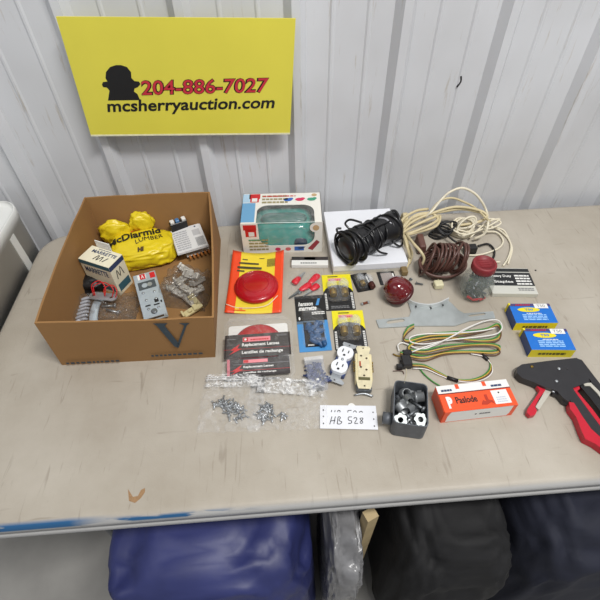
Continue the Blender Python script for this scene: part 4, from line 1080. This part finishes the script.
# ------------------------------------------------------------------ heavy duty staples pack
ctr, ang, w, dd = fit([(478,268.5), (526,268), (535,294), (484,294)], .012)
t = thing('staple_carton', 'flat grey and black staple box partly behind the glass jar', 'box', (ctr.x+.012, ctr.y, TOP), ang+.02)
w -= .012
g = G(); g.box(-w/2, -dd/2, 0, w/2, dd/2, .012); g.bevel(.0008, 1); obj('box_body', g, mat('pale_grey_box', (196,196,188), .5), t)
F = topface(t, w, dd, .012)
F.rect(.0, .30, 1, .80, mat('black_label', (28,30,32), .45)); F.rect(.0, .84, 1, .97, mat('black_label', (28,30,32)), 1); F.rect(.0, .802, 1, .812, greyprint)
F.text('Heavy Duty', .10, .60, .55, .72, white, bold=.02); F.text('Staples', .12, .38, .55, .5, white, bold=.02)
F.lines(.62, .34, .95, .76, 4, white, 2, .55, 3); F.lines(.6, .12, .95, .24, 2, greyprint, 2); F.text('STAPLES', .05, .87, .26, .95, white, bold=.02)

# ------------------------------------------------------------------ metal bracket
zinc = mat('galvanised', (176, 182, 182), .38, .55, .08, 40)
bo = P(435, 318)
t = thing('steel_bracket', 'flat galvanised licence plate bracket with curved top above the wiring harness', 'bracket', (bo.x, bo.y, TOP))
def L2(pts, h=.002, o=None): return [(P(a, b, h)-t.location).xy for a, b in pts]
slotpx = lambda x0, y0, x1, y1, hh_: [(x0, y0), (x0+2, y0-hh_), (x1-2, y1-hh_), (x1, y1), (x1-2, y1+hh_), (x0+2, y0+hh_)]
g = G(); g.plate(L2([(376,320),(409,317),(411,312),(408,302),(413,304.5),(421,306.5),(430,307),(439,305),(448,300.5),(452,304),(458,310),(464,313.5),(493,311.5),(495.5,318.5),(470,321),(455,326),(412,326),(408,326.5),(379,328)]), [L2(slotpx(386,322.5,405,320.5,1.6)), L2(slotpx(468,316,486,314.2,1.0))], .0008, .003)
obj('plate', g, zinc, t)
g = G(); q = [P(a, b, .003)-t.location for a, b in ((408,302.5),(413,305),(421,307),(430,307.4),(439,305.4),(448,301))]
R = []
for p in spline(q, 4): R.append([p+Vector((0,.002,-.001)), p+Vector((0,-.001,-.001)), p+Vector((0,-.001,.011)), p+Vector((0,.002,.011))])
g.rings(R, smooth=False); obj('curved_flange', g, mat('bright_zinc', (205,208,208), .35, .4), t, 'bright curved flange')
for px, py in ((416,306.5),(431,308),(443,305)):
    g = G(); p = P(px, py, .006)-t.location; g.cyl((p.x, p.y-.002, p.z), (p.x, p.y+.002, p.z), .0016, n=8); obj('rivet', g, black, t)

# ------------------------------------------------------------------ trailer wiring harness
ho = P(450, 350)
t = thing('wiring_harness', 'flat trailer wiring harness of green, yellow, brown and white wires with a black plug', 'wiring harness', (ho.x, ho.y, TOP))
cols = [mat('wire_green', (64,134,60), .4), mat('wire_yellow', (190,158,66), .4), mat('wire_brown', (96,66,44), .4)]
A_ = [(414,326,.004),(408,330,.006),(404,337,.006),(408,341,.006),(430,336,.006),(460,334,.006),(485,330,.007),(497,325,.010),(501,331,.010),(497,339,.008),(480,341,.006),(450,338,.005),(425,340,.004),(411,345,.005),(410,350,.006),(425,352,.006),(445,348,.008),(470,345,.008),(492,345,.006),(500,349,.005),(494,353,.004),(470,352,.004),(445,353,.004),(425,358,.004),(410,356,.006),(400,353,.008)]
for k, m_ in enumerate(cols):
    g = G(); pts = [P(a+.0*k, b+(1.9+.9*math.sin(i*1.7))*(k-1), h+.0015*((k+i//3) % 3)) - t.location for i, (a, b, h) in enumerate(A_)]
    g.tube(pts, .0016, 6); obj('wire', g, m_, t)
A2 = [(399,351,.006),(398,345,.006),(404,343,.006),(420,349,.008),(435,345,.012),(455,335,.014),(475,325,.014),(490,320,.013),(499,321,.013),(502,328,.013),(496,334,.012),(478,337,.012),(450,340,.010),(425,344,.009),(411,342,.009),(411,337,.009),(425,334,.010),(455,333,.012),(480,331,.012),(495,328,.012)]
whw = mat('wire_white', (222,220,216), .4)
g = G(); g.tube([P(*p)-t.location for p in A2], .0016, 6); obj('wire', g, whw, t)
A3 = [(412,352,.010),(425,347,.014),(445,340,.018),(465,329,.018),(484,321,.016)]
g = G(); g.tube([P(*p)-t.location for p in A3], .0016, 6); obj('wire', g, whw, t)
A4 = [(412,366,.006),(425,367,.004),(438,373,.003),(452,379,.003),(470,381,.003),(484,377,.003),(491,370,.003),(490,362,.003),(484,356,.004),(470,352,.004)]
for k, m_ in enumerate((cols[0], cols[1], cols[2], whw)):
    sp = [1, 1.0, .8, .35, .6, .8, 1, 1, .35, .8]
    g = G(); g.tube([P(a+(k-1.5)*.7*sp[i], b+(k-1.5)*1.5*sp[i], h)-t.location for i, (a, b, h) in enumerate(A4)], .0013, 6); obj('wire', g, m_, t)
g = G(); g.tube([P(*p)-t.location for p in ((418,366,.004),(424,374,.003),(432,381,.003),(440,386,.003))], .0015, 6); obj('wire', g, cols[0], t)
for a, b in (((447,377.5), (458,381)), ((482,354.5), (488,360))):
    g = G(); g.cyl(P(*a, .003)-t.location, P(*b, .003)-t.location, .0042, n=10); obj('tape_wrap', g, rubber, t)
q = P(406, 362, .01)-t.location
g = G(); g.box(q.x-.010, q.y-.013, .001, q.x+.011, q.y+.014, .018); g.bevel(.002, 1); obj('plug', g, blackplas, t)
g = G(); g.box(q.x-.022, q.y-.014, .001, q.x-.008, q.y-.004, .013); g.bevel(.0015, 1); g.box(q.x-.012, q.y-.005, .004, q.x-.009, q.y+.006, .009); obj('plug_nose', g, blackplas, t)
q = P(408, 352, .01)-t.location
g = G(); g.box(q.x-.012, q.y-.007, .001, q.x+.008, q.y+.006, .013); g.bevel(.002, 1); obj('plug_socket', g, rubber, t)
g = G(); g.tube([P(*p)-t.location for p in ((393,354,.003),(398,356,.004),(404,356,.006))], .0018, 6); obj('brass_pin', g, brass, t)
g = G(); g.tube([P(*p)-t.location for p in ((393,371,.003),(402,371,.003),(404,374,.003))], .0009, 5); obj('bare_wire', g, brown, t)

# ------------------------------------------------------------------ blue staple boxes
sblue = mat('staple_blue', (14, 106, 196), .35); syel = mat('staple_yellow', (226, 210, 30), .4); sdark = mat('staple_navy', (30, 62, 120), .4)
def staple_box(quad, label):
    hh_ = .026
    ctr, ang, w, dd = fit(quad, hh_)
    w = .092; dd = .057
    t = thing('staple_box', label, 'box', (ctr.x, ctr.y, TOP), ang, 'blue and yellow staple boxes')
    g = G(); g.box(-w/2, -dd/2, 0, w/2, dd/2, hh_, [0, 0, 1, 1, 2, 2]); obj('box_body', g, [sblue, syel, sdark], t)
    F = topface(t, w, dd, hh_)
    F.rect(.0, .86, 1, .995, mat('purple_band', (72,60,110), .4)); F.text('ARROW', .14, .88, .52, .96, red, 2, bold=.03)
    F.rect(.60, .74, .93, .98, white, 3, 'price_sticker'); F.text('T50', .66, .8, .86, .93, greyprint, 4)
    F.oval(.43, .67, .27, .12, syel, 2); F.text('T50', .33, .62, .53, .72, sblue, 4, bold=.02)
    F.lines(.22, .14, .80, .46, 4, mat('print_pale_blue', (150,196,240), .4), 2, .6, 4); F.lines(.34, .46, .70, .52, 1, white, 2)
    F = frontface(t, w, dd, hh_); F.lines(.2, .35, .82, .62, 1, mat('dark_on_yellow', (90,84,20), .5), 2, 1, 7)
    g = G(); g.box(-w/2-.0012, dd*.42, .001, -w/2+.003, dd/2+.001, hh_+.0006); obj('end_flap', g, syel, t, 'yellow corner flap')
    return t
staple_box([(509,304), (549,304), (557,322), (517,323)], 'blue and yellow staple box just below the flat grey staple carton')
staple_box([(523,329), (567,329), (575,349), (532,350)], 'blue and yellow staple box closer to the black and red stapler')

# ------------------------------------------------------------------ orange nail box
por = mat('paslode_orange', (232, 82, 36), .4)
hh_ = .04
ctr, ang, w, dd = fit([(434,387), (508,381), (516,404), (447,411)], hh_)
b0 = P(443, 421); b1 = P(511, 415)
w = .141; dd = .056
t = thing('orange_nail_box', 'orange and white cardboard nail box right of the grey electrical box', 'box', (ctr.x, ctr.y, TOP), ang)
g = G(); g.box(-w/2, -dd/2, 0, w/2, dd/2, hh_); obj('box_body', g, por, t)
F = topface(t, w, dd, hh_)
F.rect(.0, .70, 1, 1, white); F.rect(.0, .66, 1, .70, mat('dark_red_print', (110,30,26), .5))
F.rect(.26, .82, .31, 1, por, 2); F.rect(.64, .82, .69, 1, por, 2); F.lines(.05, .76, .2, .84, 1, navy, 2, 1, 3); F.lines(.75, .76, .9, .84, 1, navy, 2, 1, 3)
F.text('Paslode', .20, .27, .49, .52, black, 2, bold=.02)
F.text('P', .075, .12, .15, .56, white, 3, bold=.07)
F.rect(.71, .10, .93, .62, white, 2); F.lines(.75, .16, .89, .4, 3, mat('lilac_print', (190,196,210), .5), 3); F.oval(.81, .52, .012, .03, black, 3)
F.poly([(.52,.14),(.56,.30),(.60,.24),(.60,.5),(.64,.5),(.64,.3),(.69,.26),(.70,.12),(.66,.2),(.60,.12)], mat('dark_orange_print', (176,50,24), .5), 2, 'tool_picture')
F = frontface(t, w, dd, hh_); F.poly([(.06,.06),(.92,.06),(.94,.30),(.94,.98),(.09,.98),(.06,.6)], white); F.lines(.5, .5, .65, .62, 1, greyprint, 2, 1, 3); F.oval(.45, .56, .012, .06, black, 2)
g = G()
for s_ in (-1, 1):
    g = G(); g.box(s_*(w/2+.0004)-.0006, -dd/2+.002, .002, s_*(w/2+.0004)+.0006, dd/2-.002, hh_-.002); obj('end_flap', g, por, t)

# ------------------------------------------------------------------ steel electrical box with fittings
hh_ = .05
ctr, ang, w, dd = fit([(395.5,380), (428,384), (428.5,427), (392,423)], hh_)
t = thing('electrical_box', 'grey steel electrical box filled with conduit fittings', 'electrical box', (ctr.x, ctr.y, TOP), ang)
eb = mat('grey_galv', (98, 102, 108), .5, .35, .15, 60, .2, 150)
g = G(); O = []; I = []
def ch(x, y, k): return [(px, py) for px, py in rrect(-x, x, -y, y, k, 3)]
g.rings([[(x, y, z) for x, y in ch(w/2-i, dd/2-i, .009)] for i, z in ((.002, 0), (0, .002), (0, hh_), (.0016, hh_), (.0016, .003))], smooth=False)
obj('box_shell', g, eb, t)
g = G(); g.lathe([(.0115,0),(.0115,.016),(.009,.0165),(.009,.006),(0,.006)], (-w/2, -dd*.27, .024), 18, (-1,0,0)); obj('side_hub', g, eb, t)
g = G(); g.tube([(-.012, dd/2-.002, hh_-.004), (-.011, dd/2+.008, hh_+.012), (-.013, dd/2+.012, hh_+.024)], .0011, 6); obj('wire_stub', g, mat('cream_wire', (206,196,170), .5), t)
M_ = Matrix.Translation(t.location) @ Matrix.Rotation(ang, 4, 'Z')
def fitting(kind):
    g = G()
    if kind == 'nut':
        pts = []
        for i in range(24):
            r_ = .0125 if i % 4 < 2 else .0105; a = 2*PI*i/24; pts.append((r_*math.cos(a), r_*math.sin(a)))
        g.plate(pts, [hole(0,0,.0052,14)], 0, .0025)
    elif kind == 'conn':
        g.lathe([(.0075,-.013),(.0085,-.013),(.0085,-.004),(.0115,-.004),(.0115,.000),(.0095,.001),(.0095,.014),(.0075,.014),(.0075,-.012)], (0,0,0), 18, cap=False)
        g.box(.008,-.003,.003,.014,.003,.011)
    elif kind == 'strap':
        g.rings([[(x, math.cos(a)*.009, math.sin(a)*.009) for a in [PI*i/8 for i in range(9)]]+[(x, math.cos(a)*.0075, math.sin(a)*.0075) for a in [PI*i/8 for i in range(8,-1,-1)]] for x in (-.008, .008)], smooth=False); g.box(-.006,.008,-.001,.006,.022,.001)
    else:
        g.cyl((0,0,-.012),(0,0,.010), .0028, n=10); g.lathe([(.006,.010),(.006,.014),(0,.015)], (0,0,0), 6)
    return g
fp = {}
labs = {'nut': 'lock nut with notched rim', 'conn': 'cylindrical zinc cable connector', 'strap': 'curved zinc cable strap', 'bolt': 'small zinc bolt'}
zd = mat('dull_zinc', (136, 139, 141), .4, .6, .15, 60)
fm = {'nut': zinc, 'conn': zd, 'strap': zd, 'bolt': dsteel}
random.seed(41)
spots = [('nut', .018, -.028, .043, .3, .2, 0, 'lying at the front right corner of the electrical box'), ('nut', -.017, -.033, .040, .25, -.2, .5, 'lying at the front left corner of the electrical box'),
 ('conn', -.017, -.004, .036, 1.2, .3, .4, 'standing at the left side of the electrical box'), ('conn', .013, .022, .036, 1.4, .2, 1.7, 'lying toward the back right of the electrical box'),
 ('strap', -.002, -.008, .038, .3, .4, .9, 'in the middle of the electrical box'), ('strap', -.003, .012, .038, -.2, .5, 2.0, 'behind the middle strap in the electrical box'),
 ('conn', -.008, .032, .026, .4, .2, 0, 'against the back wall of the electrical box'), ('conn', .0, -.024, .022, 1.3, .2, .2, 'buried near the front of the electrical box'),
 ('bolt', .016, .004, .036, 1.3, .4, .8, 'right of the middle strap in the electrical box'), ('bolt', .004, -.016, .040, 1.5, -.1, -.8, 'pointing to the front in the electrical box'),
 ('conn', .013, -.008, .022, 1.3, .3, .6, 'under the bolts in the electrical box'), ('nut', .0, .010, .020, .5, .3, .0, 'deep in the middle of the electrical box'), ('strap', .012, .034, .018, .3, .2, .3, 'deep in the back right of the electrical box'),
 ('conn', -.014, .014, .018, .9, .3, 1.3, 'deep at the left of the electrical box'), ('bolt', -.008, -.036, .030, 1.4, .2, 1.9, 'against the front wall of the electrical box')]
for kd, x, y, z, r1, r2, r3, where in spots:
    if kd not in fp: o = fp[kd] = obj({'nut':'lock_nut','conn':'cable_connector','strap':'cable_strap','bolt':'bolt'}[kd], fitting(kd), fm[kd])
    else: o = dup(fp[kd])
    o.location = M_ @ Vector((x, y, z)); o.rotation_euler = (r1, r2, r3+ang)
    tag(o, labs[kd]+' '+where, {'nut':'nut','conn':'cable connector','strap':'strap','bolt':'bolt'}[kd], 'conduit fittings in the electrical box')

# ------------------------------------------------------------------ lot tags
def lot_tag(quad, z, label, name='lot_tag'):
    ctr, ang, w, dd = fit(quad, z)
    t = thing(name, label, 'paper tag', (ctr.x, ctr.y, TOP+z), ang)
    g = G(); g.box(-w/2, -dd/2, 0, w/2, dd/2, .0012); obj('tag_card', g, mat('tag_white', (224,226,232), .6), t)
    F = topface(t, w, dd, .0012)
    for x, y in ((.06,.3),(.06,.72),(.94,.2),(.94,.62)): F.oval(x, y, .012, .05, black, 1, 'punch_hole')
    S = [[(.17,.25),(.21,.72)], [(.24,.28),(.27,.72)], [(.19,.45),(.27,.50)], [(.30,.28),(.32,.7),(.36,.66),(.33,.5),(.38,.40),(.35,.28),(.30,.28)],
         [(.56,.72),(.50,.70),(.50,.52),(.55,.48),(.54,.34),(.49,.32)], [(.59,.62),(.62,.70),(.645,.6),(.60,.34),(.66,.34)], [(.74,.68),(.70,.62),(.745,.42),(.71,.34),(.70,.42),(.75,.6),(.74,.68)]]
    F.stroke(S, ink, .0007)
    return t
lot_tag([(320,406.5), (376,405), (377,424), (320,424)], .0005, 'white paper tag mostly covered by the other handwritten tag')
lot_tag([(320,413.5), (377,412), (377.5,429.5), (320,429)], .0022, 'white punched tag handwritten HB 528 lying on top, left of the electrical box')
t = thing('paper_disc', 'small white paper scrap poking out above the handwritten tags', 'paper scrap', P(352, 409, 0)); 
g = G(); g.plate([(x*.009, y*.013) for x, y in hole(0, .0, 1, 14)], (), .0001, .0004); obj('scrap', g, white, t)

# ------------------------------------------------------------------ zip bags of screws
o = obj('zip_bag', pillow(.125, .125, .0115, 5.5, 36, 34, amp=.5, fr=30, edge=.25), zipfilm); c = P(232, 403); o.location = (c.x, c.y, TOP); o.rotation_euler = (0,0,-.08)
tag(o, 'clear zip bag with the larger heap of small screws, below the clamshell', 'bag')
g = pillow(.112, .030, .006, 3.8, 30, 10, amp=.8, fr=50, edge=.2); g.xf(Matrix.Translation((0, .045, .010))); obj('crinkle_glints', g, glint, o)  # crumpled strip carrying painted white glints along the bag top
g = G()
for y in (.052, .047): g.tube([(-.058,y,.011),(-.02,y+.001,.0125),(.02,y,.012),(.058,y,.011)], .0011, 6)
obj('zip_seal', g, film('zip_white', (235,235,235), .5, .8, 50, .2, .2), o)
o = obj('zip_bag', pillow(.155, .12, .009, 1.5, 40, 34, amp=.9, fr=34, edge=.2), zipfilm); c = P(288, 402); o.location = (c.x, c.y, TOP+.0004); o.rotation_euler = (0,0,-.06)
tag(o, 'crinkled clear zip bag with the smaller heap of screws, left of the tags', 'bag')
g = pillow(.135, .036, .008, 8.8, 40, 12, amp=.9, fr=60, edge=.3); g.xf(Matrix.Translation((.006, .030, .008)) @ Matrix.Rotation(-.10, 4, 'Z')); obj('crinkle_glints', g, glint, o)  # second crumpled strip, its white patches painted as glints
g = G(); g.tube([(.0,.043,.010),(.04,.040,.011),(.074,.030,.006)], .0014, 6); obj('zip_seal', g, MC['zip_white'], o)
random.seed(77)
scr = obj('small_screw', screw_mesh(.012, .0019), steel); n0 = 0
for (cx, cy, sx_, sy_, n, lab, grp) in ((223, 404, 10, 3.5, 26, 'tiny bright screw in the left zip bag heap', 'screws in the left zip bag'), (236, 411, 10, 8, 40, 'tiny bright screw in the left zip bag heap', 'screws in the left zip bag'), (266, 412.5, 9, 8, 36, 'tiny bright screw in the crinkled right zip bag', 'screws in the right zip bag'), (282, 415, 3, 2.5, 4, 'tiny dark screw apart from the heap in the right zip bag', 'stray screws in the right zip bag')):
    for k in range(n):
        o = scr if n0 == 0 else dup(scr); n0 += 1
        a = random.uniform(0, 2*PI); r_ = math.sqrt(random.random())
        h = .0022+random.uniform(0, .005)*(1-r_*.6)
        o.location = P(cx+math.cos(a)*r_*sx_, cy+math.sin(a)*r_*sy_, h); o.rotation_euler = (PI/2+random.uniform(-.25,.25), 0, random.uniform(0, 6.28))
        tag(o, lab, 'screw', grp)

# ------------------------------------------------------------------ staple gun
so = P(560, 385)
t = thing('staple_gun', 'black and red metal staple gun lying at the right edge of the table', 'staple gun', (so.x, so.y, TOP))
gunb = mat('gun_black', (38, 37, 40), .38, 0, .1, 50); gunr = mat('gun_red', (188, 20, 44), .35); gunp = mat('gun_pale', (196,192,180), .4, .3)
def gp(pts, z0, z1, m, name, label=None, bev=.0015, holes=()):
    g = G(); hm = (z0+z1)/2
    g.plate([(P(a, b, z1)-t.location).xy for a, b in pts], (), z0, z1)
    if bev: 
        ed = [e for e in g.bm.edges if e.calc_face_angle(0) > .6]
        bmesh.ops.bevel(g.bm, geom=ed, offset=bev, segments=2, affect='EDGES')
    return obj(name, g, m, t, label)
gp([(514,368),(519,364.5),(545,361),(574,358),(580,363),(585,375),(587,382),(578,385),(570,388),(572,392),(566,402),(560,398),(554,391),(541,387),(530,382),(519,378),(514,373)], 0.0020, 0.0195, gunb, 'gun_body', None, .003)
gp([(574,358.5),(579,360),(601,389),(625,422),(618,426),(597,394),(583,374)], 0.0039, 0.0156, gunb, 'rear_strap')
gp([(577,386),(586,382),(592,384),(606,404),(624,432),(616,436),(600,415),(588,399)], 0.0026, 0.0169, blackplas, 'upper_grip')
gp([(566,399),(568,390),(574,392),(588,411),(604,432),(612,444),(605,449),(594,440),(580,420)], 0.0026, 0.0156, gunb, 'lower_handle')
gp([(566,402),(571,403),(579,416),(588,429),(598,438),(607,447),(603,452),(592,444),(582,439),(578,430),(573,417),(567,409)], 0.0013, 0.0175, gunr, 'red_grip', 'red outer grip')
gp([(569,387),(576,385.5),(577,389),(574,391),(590,410),(606,432),(603,434),(586,411),(573,393)], 0.0020, 0.0159, gunr, 'red_trim', 'red trim inside the handle', .0006)
gp([(531,381),(544,386),(542,391),(536,399),(532,407),(534,411),(532,415),(527,416),(524,413),(524.5,409),(529,403),(537,391),(535,388)], 0.0026, 0.0130, gunr, 'front_lever', 'red front lever')
gp([(544.5,386),(550,389),(547,394),(540,404),(536,410),(532.5,407),(538,398)], 0.0039, 0.0111, gunp, 'lever_plate', 'pale metal lever plate', .0006)
gp([(549,390),(556,388),(562,392),(567,399),(566,405),(560,402),(556,396),(550,394)], 0.0033, 0.0123, gunb, 'spring_housing')
gp([(574,374),(577,374),(584,383),(588,383),(596,391),(606,404),(603,405),(594,393),(587,386),(582,386)], 0.0169, 0.0189, gunp, 'wire_bail', 'pale wire bail', 0)
for a, b in ((529,367), (556,369), (553.5,381.5), (551.5,390)):
    q = P(a, b, .0195)-t.location; g = G(); g.lathe([(.0032,0),(.003,.0016),(.0012,.0022),(0,.0018)], (q.x, q.y, .0195-(.006 if b > 385 else 0)), 12); obj('rivet', g, steel if a != 529 else brass, t)
q = P(564.5, 369, .0195)-t.location; g = G(); g.lathe([(.002,0),(.0018,.0008),(0,.001)], (q.x, q.y, .0195), 10); obj('rivet', g, gunb, t)

t.location.x += .006
# ------------------------------------------------------------------ things stored under the table
def heap(px, py, z, rx, ry, rz, seed, m, name, label, cat, amp=.3, sub=5, fr=2.2):
    g = G(); g.add(blob(rx, ry, rz, seed, amp, fr, sub, .5)); o = obj(name, g, m); o.location = (z[0], z[1], 0)
    o.scale = (1, 1, 1); tag(o, label, cat); return o
heap(0, 0, (-.180, .31), .215, .17, .33, 2.2, mat('blue_tarp', (44, 50, 100), .5, 0, .2, 8, .4, 20), 'blue_tarp', 'crumpled blue tarp heaped under the left half of the table', 'tarp', .10)
heap(0, 0, (.094, .29), .040, .12, .33, 6.2, mat('grey_film', (128, 128, 130), .25, 0, .2, 14, .6, 30), 'plastic_bag', 'crumpled grey plastic bag standing between the tarp and black garment', 'bag', .12, 5, 3.0)
heap(0, 0, (.318, .31), .118, .17, .335, 9.4, mat('black_cloth', (20, 20, 22), .8, 0, .2, 10, .3, 40), 'black_garment', 'black cloth garment heaped under the middle of the table', 'clothing', .10)
heap(0, 0, (.615, .31), .165, .17, .335, 12.1, mat('navy_cloth', (28, 31, 46), .8, 0, .2, 10, .3, 40), 'navy_garment', 'dark navy garment heaped under the right half of the table', 'clothing', .10)
c = P(370, 513, -.10); g = G(); g.box(-.018, -.06, -.08, .018, .0, .02); g.bevel(.002, 1)
g = G(); g.box(-.012, -.012, 0, .012, .008, c.z); o = obj('wood_stick', g, mat('raw_wood', (180, 160, 120), .7, 0, .1, 30)); o.location = (c.x, c.y, 0); o.rotation_euler = (0, 0, .4)
tag(o, 'upright raw wooden stick end beside the grey plastic bag', 'wood')

# ------------------------------------------------------------------ light
w_ = bpy.data.worlds.new('World'); bpy.context.scene.world = w_; w_.use_nodes = True
bg = w_.node_tree.nodes['Background']; bg.inputs[0].default_value = (0.93, 0.96, 1.0, 1); bg.inputs[1].default_value = 0.34
def area(name, loc, target, sx_, sy_, e, colr=(1, .98, .95)):
    l = bpy.data.lights.new(name, 'AREA'); l.shape = 'RECTANGLE'; l.size = sx_; l.size_y = sy_; l.energy = e; l.color = colr
    o = bpy.data.objects.new(name, l); C.objects.link(o); o.location = loc
    o.rotation_euler = (Vector(target)-Vector(loc)).to_track_quat('-Z', 'Y').to_euler(); return o
area('ceiling_lamp', (.75, -.35, 3.4), (.0, 1.0, .9), 1.0, .14, 76)
area('ceiling_lamp', (-1.6, -1.2, 3.6), (0, .7, .74), 1.8, 1.2, 14)
area('ceiling_lamp', (2.4, -1.6, 3.6), (0, .7, .74), 1.8, 1.2, 14)

sc = bpy.context.scene
sc.view_settings.view_transform = 'Standard'; sc.view_settings.look = 'None'; sc.view_settings.gamma = 1; sc.view_settings.use_curve_mapping = False
sc.view_settings.exposure = -0.1
